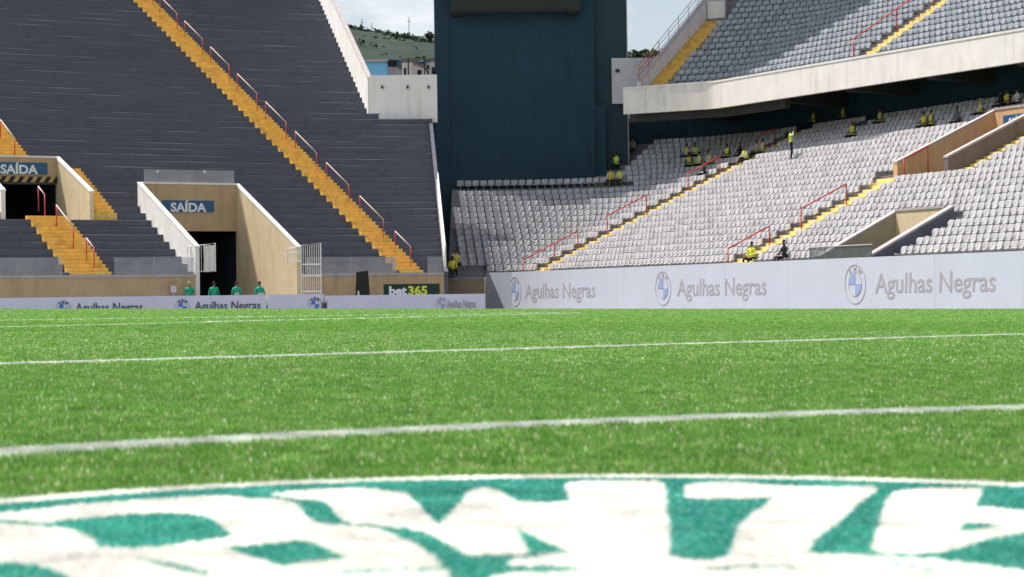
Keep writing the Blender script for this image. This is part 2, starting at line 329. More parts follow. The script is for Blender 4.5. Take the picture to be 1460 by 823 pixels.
def scatter(name, pts, sc, rot, proto_me, label):
    me = bpy.data.meshes.new(name); n = len(pts); me.vertices.add(n); me.vertices.foreach_set('co', np.asarray(pts, 'f').ravel())
    at_ = me.attributes.new('sc', 'FLOAT', 'POINT'); at_.data.foreach_set('value', np.asarray(sc, 'f')); at2 = me.attributes.new('rz', 'FLOAT', 'POINT'); at2.data.foreach_set('value', np.asarray(rot, 'f'))
    o = link(name, me); tag(o, label, None, None, 'stuff')
    pr = bpy.data.objects.new(name + '_blades', proto_me)
    ng = bpy.data.node_groups.new(name, 'GeometryNodeTree'); ng.interface.new_socket('Geometry', in_out='INPUT', socket_type='NodeSocketGeometry'); ng.interface.new_socket('Geometry', in_out='OUTPUT', socket_type='NodeSocketGeometry')
    gi = ng.nodes.new('NodeGroupInput'); go = ng.nodes.new('NodeGroupOutput'); ip = ng.nodes.new('GeometryNodeInstanceOnPoints'); ob = ng.nodes.new('GeometryNodeObjectInfo'); ob.inputs[0].default_value = pr; ob.inputs['As Instance'].default_value = True
    a1_ = ng.nodes.new('GeometryNodeInputNamedAttribute'); a1_.data_type = 'FLOAT'; a1_.inputs[0].default_value = 'sc'
    a2_ = ng.nodes.new('GeometryNodeInputNamedAttribute'); a2_.data_type = 'FLOAT'; a2_.inputs[0].default_value = 'rz'; cx = ng.nodes.new('ShaderNodeCombineXYZ')
    k = ng.links.new; k(gi.outputs[0], ip.inputs['Points']); k(ob.outputs['Geometry'], ip.inputs['Instance']); k(a1_.outputs[0], ip.inputs['Scale']); k(a2_.outputs[0], cx.inputs[2]); k(cx.outputs[0], ip.inputs['Rotation']); k(ip.outputs[0], go.inputs[0])
    md = o.modifiers.new('scatter', 'NODES'); md.node_group = ng; return o
def line_mask(x, y):
    m = np.zeros(len(x), bool)
    for pl, w in LINES:
        if len(pl) > 2: m |= np.abs(np.hypot(x - cc.x, y - cc.y) - cr) < w / 2
        else:
            a, b = pl; d = np.array([b[0] - a[0], b[1] - a[1]]); L = np.hypot(*d); d = d / L
            t = (x - a[0]) * d[0] + (y - a[1]) * d[1]; n = np.abs(-(x - a[0]) * d[1] + (y - a[1]) * d[0]); m |= (n < w / 2) & (t > 0) & (t < L)
    return m
def wedge(n, y0, y1, power, margin):
    """ground points under and around the view, thinning with distance"""
    u = rng.random(n); y = y0 * (y1 / y0) ** u if power == 0 else (y0 ** power + u * (y1 ** power - y0 ** power)) ** (1 / power)
    x = (rng.random(n) - .5) * 2 * (y * .225 + margin); return x, y
bands = [('a', 140000, 2.6, 12, 1.2, .9, .019, .0032, 9, .018), ('b', 150000, 12, 34, 1.1, 1.5, .022, .0055, 9, .030), ('c', 120000, 34, PE, 1.0, 3.0, .026, .010, 9, .06)]
Wpts = {k: [] for k in 'abc'}
for key, n, y0, y1, pw, mg, h, w, nb, spd in bands:
    x, y = wedge(n, y0, y1, pw, mg); ins = np.hypot(x - MC.x, y - MC.y) < MR + .01
    x, y = x[~ins], y[~ins]; wm = line_mask(x, y)
    patch = np.ones(len(x))
    for white, sel in ((0, ~wm), (1, wm)):
        xs, ys = x[sel], y[sel]
        if white:     # extra painted blades so that the line closes
            ex, ey = wedge(n * 6, y0, y1, pw, mg); im = line_mask(ex, ey) & (np.hypot(ex - MC.x, ey - MC.y) > MR + .01); xs, ys = np.concatenate([xs, ex[im]]), np.concatenate([ys, ey[im]])
        pts = np.stack([xs, ys, -RHO * xs], 1)
        scatter('painted_grass' if white else 'grass', pts, rng.uniform(.7, 1.25, len(xs)) * (.95 if white else 1), rng.uniform(0, 6.28, len(xs)),
                tuft('tuft', M_blw if white else M_blade, nb, h, w, (.010 if white else spd), 11 + ord(key)),
                ('white painted grass blades forming the pitch lines' if white else 'short green grass covering the pitch') + {'a': ' in the foreground', 'b': ' in the middle distance', 'c': ' towards the stands'}[key])
x, y = wedge(42000, 3.9, 24, .8, 1.0); x2, y2 = wedge(17000, 24, 80, 1.0, 1.0); x, y = np.concatenate([x, x2]), np.concatenate([y, y2]); ins = np.hypot(x - MC.x, y - MC.y) < MR + .02; x, y = x[~ins], y[~ins]
scatter('glint_grass', np.stack([x, y, -RHO * x], 1), rng.uniform(.5, 1.2, len(x)) * (.92 + y / 90), rng.uniform(0, 6.28, len(x)), tuft('tuft', M_glint, 3, .0235, .0075, .003, 3, .25), 'pale blades coloured as sun glints among the green grass')

# ------------------------------------------------------------------ crest mat
M_mg = mat('teal_mat_pile', (.006, .25, .185), .95, col2=(.055, .36, .285), scale=22, coord='World', bump=.6, bscale=120, lo=.3, hi=.72, spec=.1)
M_mw = mat('white_mat_pile', (.74, .72, .67), .95, var=.05, scale=18, coord='World', bump=.5, bscale=120, spec=.1)
mat_o = thing('crest_mat', 'round green and white club crest mat lying on the grass at the front', 'mat', (MC.x, MC.y, pz(MC.x)))
def disc(r, z0, z1, m, name, r_in=0, n=96):
    mb = MB(); P = [(MC.x + r * math.cos(2 * math.pi * k / n), MC.y + r * math.sin(2 * math.pi * k / n)) for k in range(n)]
    mb.quad([(a, b, pz(a) + z1) for a, b in P])
    for k in range(n):
        a, b = P[k], P[(k + 1) % n]; mb.quad([(a[0], a[1], pz(a[0]) + z0), (b[0], b[1], pz(b[0]) + z0), (b[0], b[1], pz(b[0]) + z1), (a[0], a[1], pz(a[0]) + z1)])
    return mb.build(name, m, mat_o)
disc(MR, 0, .018, M_mw, 'rim'); disc(MR - .065, .0181, .020, M_mg, 'field')
SHAPES = []
def poly(name, pts, z, m):
    z = {.028: .0215, .0285: .0218, .032: .0235, .0325: .0238}[z]; P = [gmat(*q) for q in pts]; P = [Vector((a, b, 0)) for a, b in P]
    # stay inside the mat
    P = [p if (p.xy - MC).length < MR - .03 else Vector((*(MC + (p.xy - MC).normalized() * (MR - .03)), 0)) for p in P]
    SHAPES.append(([tuple(p.xy) for p in P], m is M_mw)); tri = tessellate_polygon([P]); mb = MB(); n = len(P)
    for k in (0, 1):
        for p in P: mb.v.append((p.x, p.y, pz(p.x) + (z - .0015 if k == 0 else z)))
    for t in tri: mb.f.append(tuple(n + i for i in t)); mb.m.append(0)
    for i in range(n): j = (i + 1) % n; mb.f.append((i, j, n + j, n + i)); mb.m.append(0)
    return mb.build(name, m, mat_o)
def cp(k, L): return [(({1: 0, 2: 360, 3: 720, 4: 1090}[k]) + a / 3.946, 670 + b / 3.946) for a, b in L]
poly('emblem_shape', [(-60, 738), (0, 734.6), (33, 731), (63, 728), (114, 722), (177, 718), (228, 713.6), (286, 710.5), (329, 710), (360, 714), (405, 715), (423, 721), (433, 736), (446, 745), (461, 750.6), (512, 753.6), (547, 758.7), (570, 769), (596, 781.5), (618, 797), (632, 812), (650, 840), (-60, 840)], .028, M_mw)
poly('emblem_shape', cp(2, [(100, 145), (250, 130), (450, 118), (650, 112), (760, 130), (870, 140), (910, 180), (960, 240), (1040, 318), (1065, 300), (1130, 240), (1190, 170), (1210, 130), (1300, 112), (1380, 125), (1460, 172), (1501, 190), (1651, 195), (1791, 188), (1761, 120), (1751, 88), (1821, 75), (2021, 70), (2271, 70), (2321, 85), (2326, 200), (2341, 300), (2346, 500), (2271, 520), (2021, 520), (1791, 500), (1551, 488), (1421, 490), (1300, 490), (1230, 500), (1150, 460), (1050, 400), (960, 360), (850, 335), (700, 325), (520, 305), (480, 270), (420, 200), (380, 178), (250, 175), (180, 165)]), .028, M_mw)
poly('emblem_shape', cp(3, [(1010, 100), (1080, 82), (1300, 78), (1460, 92), (1660, 105), (1860, 108), (2060, 100), (2095, 115), (2020, 175), (1940, 245), (1860, 320), (1770, 380), (1730, 430), (1685, 480), (1250, 500), (1290, 410), (1330, 310), (1400, 245), (1460, 215), (1505, 160), (1440, 172), (1100, 172), (1015, 165)]), .028, M_mw)
poly('emblem_shape', cp(4, [(710, 140), (760, 125), (950, 112), (1220, 115), (1225, 135), (1205, 165), (1185, 215), (1300, 225), (1460, 245), (1640, 280), (1640, 340), (1460, 365), (1250, 400), (1130, 440), (1000, 475), (850, 485), (650, 475), (595, 460), (620, 380), (650, 290), (680, 200)]), .028, M_mw)
poly('inner_band', cp(3, [(-90, 620), (0, 596), (60, 590), (360, 588), (420, 560), (200, 552), (20, 556), (20, 525), (60, 512), (200, 500), (420, 492), (600, 508), (900, 500), (1000, 508), (1100, 525), (1250, 502), (1460, 485), (1660, 480), (2060, 494), (2460, 522), (2760, 556), (2920, 585), (3100, 640), (3100, 700), (-90, 700)]), .0285, M_mw)
for L in ([(230, 318), (330, 298), (500, 280), (700, 262), (850, 250), (1000, 255), (1130, 262), (1200, 290), (1260, 335), (1310, 380), (1230, 400), (1080, 420), (900, 445), (760, 452), (560, 448), (500, 390), (430, 355), (350, 335)],
          [(-80, 285), (0, 290), (120, 300), (240, 316), (350, 337), (230, 330), (100, 320), (-80, 300)], [(-80, 535), (0, 532), (200, 545), (300, 575), (400, 612), (420, 640), (-80, 640)],
          [(700, 503), (860, 518), (1000, 543), (1130, 577), (1200, 604), (1130, 603), (980, 567), (840, 532)]): poly('emblem_detail', cp(1, L), .032, M_mg)
for L in ([(-180, 450), (0, 432), (120, 420), (260, 408), (350, 420), (410, 450), (490, 490), (575, 520), (480, 518), (380, 528), (270, 540), (190, 556), (120, 545), (0, 500), (-90, 475)],
          [(350, 592), (600, 576), (900, 569), (1075, 566), (1075, 580), (900, 584), (600, 590), (350, 600)]): poly('emblem_detail', cp(2, L), .032, M_mg)
for L in ([(55, 340), (120, 365), (220, 410), (370, 480), (135, 488), (110, 430)], [(1100, 585), (1180, 565), (1300, 552), (1460, 545), (1610, 560), (1710, 590), (1610, 575), (1460, 560), (1300, 565), (1180, 580)],
          [(-10, 555), (100, 558), (350, 568), (420, 562), (520, 556), (360, 582), (100, 584), (-10, 582)], [(560, 528), (760, 540), (1000, 556), (760, 548)]): poly('emblem_detail', cp(3, L), .0325, M_mg)
for L in ([(1095, 355), (1120, 308), (1240, 308), (1345, 328), (1200, 347)], [(560, 503), (700, 522), (850, 552), (1000, 590), (880, 574), (700, 536)]): poly('emblem_detail', cp(4, L), .032, M_mg)

def inside(px_, py_, P):
    c = np.zeros(len(px_), bool); n = len(P)
    for i in range(n):
        (x1, y1), (x2, y2) = P[i], P[(i + 1) % n]
        if y1 == y2: continue
        t = ((y1 > py_) != (y2 > py_)) & (px_ < (x2 - x1) * (py_ - y1) / (y2 - y1) + x1); c ^= t
    return c
nP = 230000; rad = MR * np.sqrt(rng.random(nP)); an = rng.uniform(0, 2 * math.pi, nP); fx, fy = MC.x + rad * np.cos(an), MC.y + rad * np.sin(an)
wh = rad > MR - .065
for P_, w_ in SHAPES: wh[inside(fx, fy, P_)] = w_
M_fw = blademat('white_fibre', [(0, (.88, .865, .81)), (1, (.95, .94, .90))], .9, .1); M_fg = blademat('teal_fibre', [(0, (.03, .40, .31)), (1, (.34, .74, .64)), (.6, (.12, .55, .45))], .9, .1)
for sel, m_, nm in ((wh, M_fw, 'white'), (~wh, M_fg, 'teal')):
    xs, ys = fx[sel], fy[sel]; o = scatter('mat_pile', np.stack([xs, ys, -RHO * xs + .0195], 1), rng.uniform(.7, 1.3, len(xs)), rng.uniform(0, 6.28, len(xs)), tuft('tuft', m_, 5, .0085, .0028, .0045, 5 if nm == 'white' else 6, .8), nm + ' woven pile of the crest mat')
    o.parent = mat_o; o.matrix_parent_inverse = mat_o.matrix_basis.inverted()

# ------------------------------------------------------------------ end stand (left)
END = thing('end_stand', 'dark blue grey concrete end stand with plain stepped rows behind the goal', 'stand', (-20, 130, -.75))
QE = EL.a + EL.r0 * R(28); QP = EL.a + EL.r0 * R(18)      # right edge of lower and upper rows
A0, A1, AD0, AD1 = -20.7, -16.1, 5.95, 10.6                # exit portal high in the stand
B0, B1, BD1 = -12.7, -7.16, 6.87                           # exit portal at ground level
NR = 54
for n in range(NR):
    d0 = n * EL.t; z1 = EL.z0 + n * EL.rise; cuts = []
    if d0 < BD1: cuts.append((B0 - .2, B1 + .2))
    if AD0 - .1 < d0 < AD1: cuts.append((A0 - .2, A1 + .2))
    for a, b in subtract([(-44, QE if d0 < 19.2 else QP)], cuts):
        if n == 0 and False: continue
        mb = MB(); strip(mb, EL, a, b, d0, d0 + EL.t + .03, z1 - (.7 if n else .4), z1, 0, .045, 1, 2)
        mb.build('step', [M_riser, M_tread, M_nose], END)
# front wall
for a, b in subtract([(-44, QE)], [(B0 - .2, B1 + .2)]):
    mb = MB(); strip(mb, EL, a, b, -.25, .02, -.8, 1.72, 0); strip(mb, EL, a, b, -.29, .0, 1.722, 1.86, 1)
    mb.build('front_wall', [M_tan_shade, M_capl], END)
# side wall closing the right edge
mb = MB(); slopewall(mb, EL, QE, .22, -.25, 19.4, -.8, -.8, 1.9, EL.line(19.4) - .1, 0); mb.build('side_wall', [M_riser], END)
# stairs: half steps in front of every riser
def stair(parent, bowl, q, w, d0, d1, m, name='stair_step', slot=0):
    P, T, N = bowl.fr(q); n0 = int(round(d0 / bowl.t)); n1 = int(round(d1 / bowl.t))
    for n in range(n0, n1):
        mb = MB(); z = bowl.z0 + n * bowl.rise; d = n * bowl.t
        lbox(mb, P, T, N, -w / 2, w / 2, d - .03, d + bowl.t - .32, z - .5, z + .012)      # tread of the row
        lbox(mb, P, T, N, -w / 2 - .01, w / 2 + .01, d + bowl.t - .36, d + bowl.t - .035, z - .1, z + bowl.rise / 2 + .012)
        mb.build(name, m, parent)
stair(END, EL, -.15, 1.5, 0, 40.2, M_yel)
stair(END, EL, -18.5, 2.2, 0, 6.0, M_yel); stair(END, EL, -15.3, 1.5, 6.0, 11.4, M_yel); stair(END, EL, -17.9, 1.8, 11.4, 20, M_yel)
stair(END, EL, -21.7, 1.6, 6.0, 11.4, M_yel)
# handrails
def handrail(bowl, q, ds, h, name, label, group, mp_, mr_, base=None, r=.034, both=True):
    P, T, N = bowl.fr(q); pts = [Vector((P.x + N.x * d, P.y + N.y * d, bowl.line(d) + .05)) for d in ds]
    if base: pts = base
    o = thing(name, label, 'handrail', pts[0], 0, group)
    for p in (pts if len(pts) < 4 else pts): 
        mb = MB(); mb.tube([p - Vector((0, 0, .35)), p + Vector((0, 0, h))], r, 6); mb.build('post', mp_, o, True)
    mb = MB(); mb.tube([p + Vector((0, 0, h)) for p in pts], r * 1.15, 6); mb.build('rail', mr_, o, True); return o
ordn = ['lowest', 'second', 'third', 'fourth', 'fifth', 'sixth', 'seventh', 'eighth', 'ninth', 'tenth', 'eleventh', 'twelfth']
k = 0
for a, b in ((.6, 2.3), (3.6, 6.3), (7.6, 10.3), (11.5, 14.2), (15.4, 18.1), (19.3, 22), (23.2, 25.9), (27.1, 29.8), (31, 33.7), (34.9, 37.6)):
    handrail(EL, .18, (a, b), .92, 'handrail', 'red posted handrail, %s from the bottom on the long yellow stair of the end stand' % ordn[k], 'handrails on the long yellow stair', M_red, M_pink, r=.026); k += 1
handrail(EL, -18.1, (.5, 1.5), .9, 'handrail', 'short red posted handrail at the foot of the left yellow stair', 'handrails on the left yellow stair', M_red, M_pink)
handrail(EL, -18.35, (2.6, 4.9), .9, 'handrail', 'red posted handrail halfway up the stair below the left exit portal', 'handrails on the left yellow stair', M_red, M_pink)
handrail(EL, -18.6, (5.9, 6.8), .95, 'handrail', 'red posted handrail standing at the mouth of the upper left exit portal', 'handrails on the left yellow stair', M_red, M_pink)
handrail(EL, -17.8, (12.4, 14.6), .9, 'handrail', 'red posted handrail on the yellow stair above the left exit portal', 'handrails on the left yellow stair', M_red, M_pink)

def portal(bowl, q0, q1, d0, d1, zf, zlf, zlb, lintel, name, label, m_back, m_in, m_out, mcap, w=.22, wing_ext=0, deep=6, backtop=None):
    """sunk exit: two wing walls, back wall over a dark opening, floor"""
    P, T, N = bowl.fr((q0 + q1) / 2); h = (q1 - q0) / 2
    o = thing(name, label, 'exit portal', (P.x + N.x * d0, P.y + N.y * d0, zf)); bt = zlb if backtop is None else backtop
    for q, s, mo in ((q0, 1, m_out), (q1, -1, m_in)):
        mb = MB(); slopewall(mb, bowl, q, -w * s, d0, d1 + .2, zf - .02, zf - .02, zlf - .1, zlb - .1, 0, 1, .1); mb.build('wing_wall', [mo, mcap], o)
    mb = MB(); lbox(mb, P, T, N, -h - .001, h + .001, d1, d1 + .25, lintel, bt - .1, 0); lbox(mb, P, T, N, -h, h, d1 - .04, d1 + .28, bt - .099, bt, 1); mb.build('back_wall', [m_back, mcap], o)
    mb = MB(); lbox(mb, P, T, N, -h, h, d1 - .05, d1 + .5, lintel - .12, lintel - .002, 0); mb.build('lintel', [m_back], o)
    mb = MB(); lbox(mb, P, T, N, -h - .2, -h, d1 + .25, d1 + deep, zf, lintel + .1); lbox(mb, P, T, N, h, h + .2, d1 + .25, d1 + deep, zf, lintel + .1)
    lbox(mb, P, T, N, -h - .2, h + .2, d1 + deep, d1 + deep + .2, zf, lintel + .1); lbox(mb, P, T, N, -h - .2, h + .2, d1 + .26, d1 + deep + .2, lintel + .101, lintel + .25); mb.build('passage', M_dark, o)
    mb = MB(); lbox(mb, P, T, N, -h, h, d0 + .01, d1 + deep, zf - .15, zf); mb.build('floor', M_ctread, o)
    return o, P, T, N, h
PB, Pb, Tb, Nb, hb = portal(EL, B0, B1, -.25, BD1, -.74, 3.30, 6.93, 4.42, 'exit_portal', 'large shade-toned exit portal cut through the front of the end stand at ground level', M_tan_shade, M_tanl, M_white, M_white)
PA, Pa, Ta, Na, ha = portal(EL, A0, A1, AD0, AD1, EL.surf(AD0 + .1), 6.37, 8.45, 7.15, 'exit_portal', 'exit portal high in the end stand at the left edge, hazard stripes over its opening', M_tan_shade, M_tanl, M_white, M_white)
mb = MB()
for k in range(9):
    x = -2.25 + k * .5; z = 7.15; P = Pa
    g = lambda t, n, zz: (P.x + Ta.x * t + Na.x * n, P.y + Ta.y * t + Na.y * n, zz)
    mb.hexa([g(x, AD1 - .12, z - .13), g(x + .24, AD1 - .12, z - .13), g(x + .24, AD1 - .03, z - .13), g(x, AD1 - .03, z - .13)], [g(x + .2, AD1 - .12, z + .17), g(x + .44, AD1 - .12, z + .17), g(x + .44, AD1 - .03, z + .17), g(x + .2, AD1 - .03, z + .17)], 0)
    mb.hexa([g(x + .24, AD1 - .10, z - .13), g(x + .5, AD1 - .10, z - .13), g(x + .5, AD1 - .03, z - .13), g(x + .24, AD1 - .03, z - .13)], [g(x + .44, AD1 - .10, z + .17), g(x + .7, AD1 - .10, z + .17), g(x + .7, AD1 - .03, z + .17), g(x + .44, AD1 - .03, z + .17)], 1)
mb.build('hazard_stripe', [M_hazy, M_black], PA)
def sign(name, label, P, T, z, w, h, txt, size, m, mt, bold=.02, wx=1.0):
    o = thing(name, label, 'sign', (P.x, P.y, z)); mb = MB(); N = Vector((-T.y, T.x)); lbox(mb, P, T, N, 0, w, -.06, 0, z, z + h); mb.build('panel', m, o)
    me = text_mesh(txt, size, wx, bold); xs = [v.co.x for v in me.vertices]; ys = [v.co.y for v in me.vertices]
    off = (w - (max(xs) - min(xs))) / 2 - min(xs); offy = (h - (max(ys) - min(ys))) / 2 - min(ys)
    place_flat(me, 'lettering', mt, o, P + T * off, T, z + offy, .07); return o
q = at(230, 302, 122.5); g0 = Pb + Nb * BD1
sign('exit_sign', 'blue SAÍDA sign over the ground level exit portal', g0 + Tb * -1.68, Tb, 5.33, 3.05, .62, 'SAÍDA', .66, M_signb, M_signw, .022, 1.12)
sign('exit_sign', 'blue SAÍDA sign over the upper exit portal at the left edge', Pa + Na * AD1 + Ta * -1.45, Ta, 7.45, 3.2, .62, 'SAÍDA', .66, M_signb, M_signw, .022, 1.12)
# dusty glass screens
def glass_run(bowl, q0, q1, d, z0, z1, label, m=M_glass, seg=2.4, rail=True, cat='glass balustrade'):
    o = thing('glass_balustrade', label, cat, bowl.p(q0, d, z0)); n = max(1, int(round((q1 - q0) / seg)))
    for k in range(n):
        a, b = q0 + (q1 - q0) * k / n + .015, q0 + (q1 - q0) * (k + 1) / n - .015
        mb = MB(); strip(mb, bowl, a, b, d, d + .012, z0, z1, 0); mb.build('glass_panel', m, o)
        if k: mb = MB(); mb.tube([bowl.p(a - .015, d + .02, z0 - .05), bowl.p(a - .015, d + .02, z1)], .018, 5); mb.build('post', M_metal, o)
    return o
glass_run(EL, -36, -20.0, -.12, 1.86, 2.72, 'dusty glass screen on the front wall left of the left yellow stair')
glass_run(EL, -17.3, -12.95, -.12, 1.86, 2.72, 'dusty glass screen between the left stair and the ground level exit portal')
glass_run(EL, -6.6, -1.1, -.12, 1.86, 2.72, 'dusty glass screen between the white gate and the long yellow stair')
glass_run(EL, .8, QE - .05, -.12, 1.86, 2.72, 'dusty glass screen right of the foot of the long yellow stair')
glass_run(EL, B0 + .1, B1 - .1, BD1 + .1, 6.94, 7.62, 'glass screen with two small lamps above the ground level exit portal', M_glass)
def lamp(P, label):
    o = thing('floodlight', label, 'lamp', P); mb = MB(); mb.tube([P - Vector((0, .0, .0)), P - Vector((0, .12, 0))], .075, 10); mb.build('housing', M_white, o); mb = MB(); mb.tube([P - Vector((0, .12, 0)), P - Vector((0, .14, 0))], .06, 10); mb.build('lens', M_signw, o)
    mb = MB(); mb.tube([P + Vector((0, .02, -.1)), P + Vector((0, .02, .02))], .02, 5); mb.build('bracket', M_metal, o)
lamp(at(225, 245, 124.8), 'small round white lamp on the glass screen above the portal, left one'); lamp(at(292, 245, 127), 'small round white lamp on the glass screen above the portal, right one')

# parapet, back wall on the right edge of the end stand
mb = MB(); d0, d1 = 19.2, 41; slopewall(mb, EL, QP, .25, d0, d1, EL.line(d0) - 1.2, EL.line(d1) - 1.2, EL.line(d0) + 2.05, EL.line(d1) + 1.75, 0, 1, .1)
o = tag(mb.build('parapet_wall', [M_white, M_capl]), 'tall white sloping parapet wall along the right edge of the upper end stand', 'wall')
PW = EL.fr(QP)[0] + EL.fr(QP)[2] * 19.2
wl = thing('white_wall', 'white boundary wall between the sloping parapet and the dark tower', 'wall', (PW.x, PW.y, 11))
mb = MB(); mb.box(PW.x + .1, -4.5, PW.y - .1, PW.y + .2, EL.line(19) - .6, 14.42); mb.build('wall', M_white, wl)
for px in (545, 581, 611): p = at(px, 124, PW.y - .15); mb = MB(); mb.box(p.x - .06, p.x + .06, PW.y - .22, PW.y - .1, p.z - .1, p.z + .08); mb.build('bracket', M_under, wl)

# divider between the end stand and the corner
dv_ = thing('divider_fence', 'white metal divider fence running up between the end stand and the corner seats', 'fence', EL.p(QE, 0))
P, T, N = EL.fr(QE + .11)
for k in range(6):
    d = .2 + k * 1.65; p = Vector((P.x + N.x * d, P.y + N.y * d, EL.line(d))); mb = MB(); mb.tube([p, p + Vector((0, 0, 1.25))], .045, 6); mb.build('post', M_wmetal, dv_)
for hgt in (.15, .5, .85, 1.2):
    mb = MB(); mb.tube([(P.x + N.x * d, P.y + N.y * d, EL.line(d) + hgt) for d in (.2, 4, 8.6)], .035, 5); mb.build('rail', M_wmetal, dv_)
mb = MB(); slopewall(mb, EL, QE + .04, .03, .2, 8.5, 1.9, EL.line(8.5), EL.line(.2) + .9, EL.line(8.5) + .9); mb.build('panel', M_white, dv_)

# ------------------------------------------------------------------ seats
def seat_template():
    mb = MB(); prof = [(-.33, .20, 1, .0), (-.35, .265, 1, .01), (-.16, .245, .95, .0), (.0, .28, .92, .02), (.04, .42, 1, .045), (.065, .55, .94, .03), (.075, .60, .68, .0)]
    xs = (-1, -.72, 0, .72, 1); W2 = .222
    fr_ = []
    for (y, z, w, c) in prof:
        for x in xs: e = abs(x) ** 2; mb.v.append((x * W2 * w, y - c * 1.6 * e * (1 if z > .28 else 0), z + (c + .025) * e * (1 if z <= .28 else 0)))
    n = len(xs)
    for r_ in range(len(prof) - 1):
        for c_ in range(n - 1): i = r_ * n + c_; mb.f.append((i, i + 1, i + n + 1, i + n)); mb.m.append(0)
    # rear face of the back, slightly behind, gives the shell its thickness
    b = len(mb.v); 
    for (y, z, w) in ((.045, .28, .92), (.09, .42, 1), (.11, .60, .68)):
        for x in (-1, 1): mb.v.append((x * W2 * w, y, z))
    mb.f += [(b, b + 1, b + 3, b + 2), (b + 2, b + 3, b + 5, b + 4)]; mb.m += [0, 0]
    e = 4 * n
    for side, kk in ((0, 0), (n - 1, 1)):
        mb.f += [(3 * n + side, 4 * n + side, b + 2 + kk, b + kk), (4 * n + side, 5 * n + side, 6 * n + side, b + 4 + kk, b + 2 + kk)]; mb.m += [0, 0]
    mb.f.append((6 * n, 6 * n + 1, 6 * n + 2, 6 * n + 3, 6 * n + 4, b + 5, b + 4)); mb.m.append(0)
    mb.box(-.03, .03, -.1, .2, 0, .24)       # bracket
    return mb
ST = seat_template(); SV = np.array(ST.v)
def place_seats(parent, bowl, rows, q0f, q1f, m, cuts, pitch=.5, dset=.47, skip=lambda q, n: False, keep=300):
    me = ST.mesh('seat', m); allp = []
    for n in rows:
        d = n * bowl.t + dset; Q = bowl.qs(q0f, q1f); fine = np.linspace(Q[0], Q[-1], 1400); P = np.array([tuple(bowl.p(q, d, 0))[:2] for q in fine])
        L = np.concatenate([[0], np.cumsum(np.hypot(*np.diff(P, axis=0).T))]); i0 = np.interp(bowl.a, fine, L)
        ks = np.arange(math.ceil(-i0 / pitch), math.floor((L[-1] - i0) / pitch)) * pitch + i0 + pitch / 2
        for l in ks:
            q = float(np.interp(l, L, fine))
            if any(a - .22 < q < b + .22 and c <= n * bowl.t < e for a, b, c, e in cuts) or skip(q, n): continue
            Pq, T, N = bowl.fr(q); X = Pq + N * d; z = bowl.z0 + n * bowl.rise + .012
            allp.append((X.y, X.x, X.y, z + random.uniform(-.012, .012), math.atan2(T.y, T.x) + random.uniform(-.06, .06)))
    inv = [p for p in allp if abs(p[1] / p[2]) < .228 and (p[3] - H) / p[2] < .131]; oth = [p for p in allp if p not in set(inv)] if len(inv) < len(allp) else []
    inv.sort(); single, rest = inv[:keep], inv[keep:] + oth
    for (_, x, y, z, a) in single: o = link('seat', me, parent, (x, y, z), a); o.matrix_parent_inverse = parent.matrix_basis.inverted()
    if rest:
        nv = len(SV); V = np.zeros((len(rest) * nv, 3)); Fc = []
        for k, (_, x, y, z, a) in enumerate(rest):
            c, s = math.cos(a), math.sin(a); V[k * nv:(k + 1) * nv, 0] = SV[:, 0] * c - SV[:, 1] * s + x; V[k * nv:(k + 1) * nv, 1] = SV[:, 0] * s + SV[:, 1] * c + y; V[k * nv:(k + 1) * nv, 2] = SV[:, 2] + z
            Fc += [tuple(i + k * nv for i in f) for f in ST.f]
        mm = bpy.data.meshes.new('seats_block'); mm.from_pydata(V.tolist(), [], Fc); mm.materials.append(m); o = link('seat_rows', mm, parent); o['kind'] = 'stuff'
    print(parent.name, 'seats', len(allp)); return me

# ------------------------------------------------------------------ lower side stand and corner
QL = -4.25; SPL = 0.0
SIDE = thing('side_stand', 'lower side stand with rows of pale plastic seats behind the long banner', 'stand', (18, 100, -.75))
CORN = thing('corner_stand', 'corner block of plastic seats, shade greyed into their colour, below the dark tower', 'stand', (-1, 138, -.75))
C0, C1, CD1 = 35.9, 39.9, 3.5
D0, D1, DD0, DD1 = 27.85, 31.95, 8.8, 14.6
NRS = 24
for n in range(NRS):
    d0 = n * SR.t; z1 = SR.z0 + n * SR.rise; cuts = []
    if d0 < CD1: cuts.append((C0 - .41, C1 + .41))
    if DD0 - .1 < d0 < DD1: cuts.append((D0 - .35, D1 + .35))
    for a, b in subtract([(SPL, 66)], cuts):
        mb = MB(); strip(mb, SR, a, b, d0, d0 + SR.t + .03, z1 - (.7 if n else 2.6), z1, 0, .04, 1, 1); mb.build('step', [M_criser, M_ctread], SIDE)
    if n <= 15:
        mb = MB(); strip(mb, SR, {0: -2.15, 1: -3.85}.get(n, QL), SPL - .002, d0, d0 + SR.t + (.03 if n < 15 else 1.5), z1 - (.7 if n > 1 else 2.9), z1, 0, .04, 1, 1); mb.build('step', [M_criser, M_ctread], CORN)
    else:
        mb = MB(); strip(mb, SR, SR.a - 1.167 * .62, SPL - .002, d0, d0 + SR.t + .03, z1 - .7, z1, 0, .04, 1, 1); mb.build('step', [M_criser, M_ctread], CORN)
seat_cuts = [(C0, C1 + .8, -1, CD1), (D0, D1, DD0 - .1, DD1), (2.15, 3.6, -1, 99), (26.15, 27.6, -1, 9), (32.0, 33.6, 8.7, 99), (25.4, 27.9, 8.7, 9.5), (10.1, 11.2, 16.5, 99)]
place_seats(SIDE, SR, range(0, 23), SPL + .02, 60, M_seat, seat_cuts)
place_seats(CORN, SR, range(0, 23), QL + .1, SPL, M_seatc, [], skip=lambda q, n: (n == 0 and q < -2.0) or (n == 1 and q < -3.6) or (n == 14 and q < -.45) or (n > 15 and q < -.60))
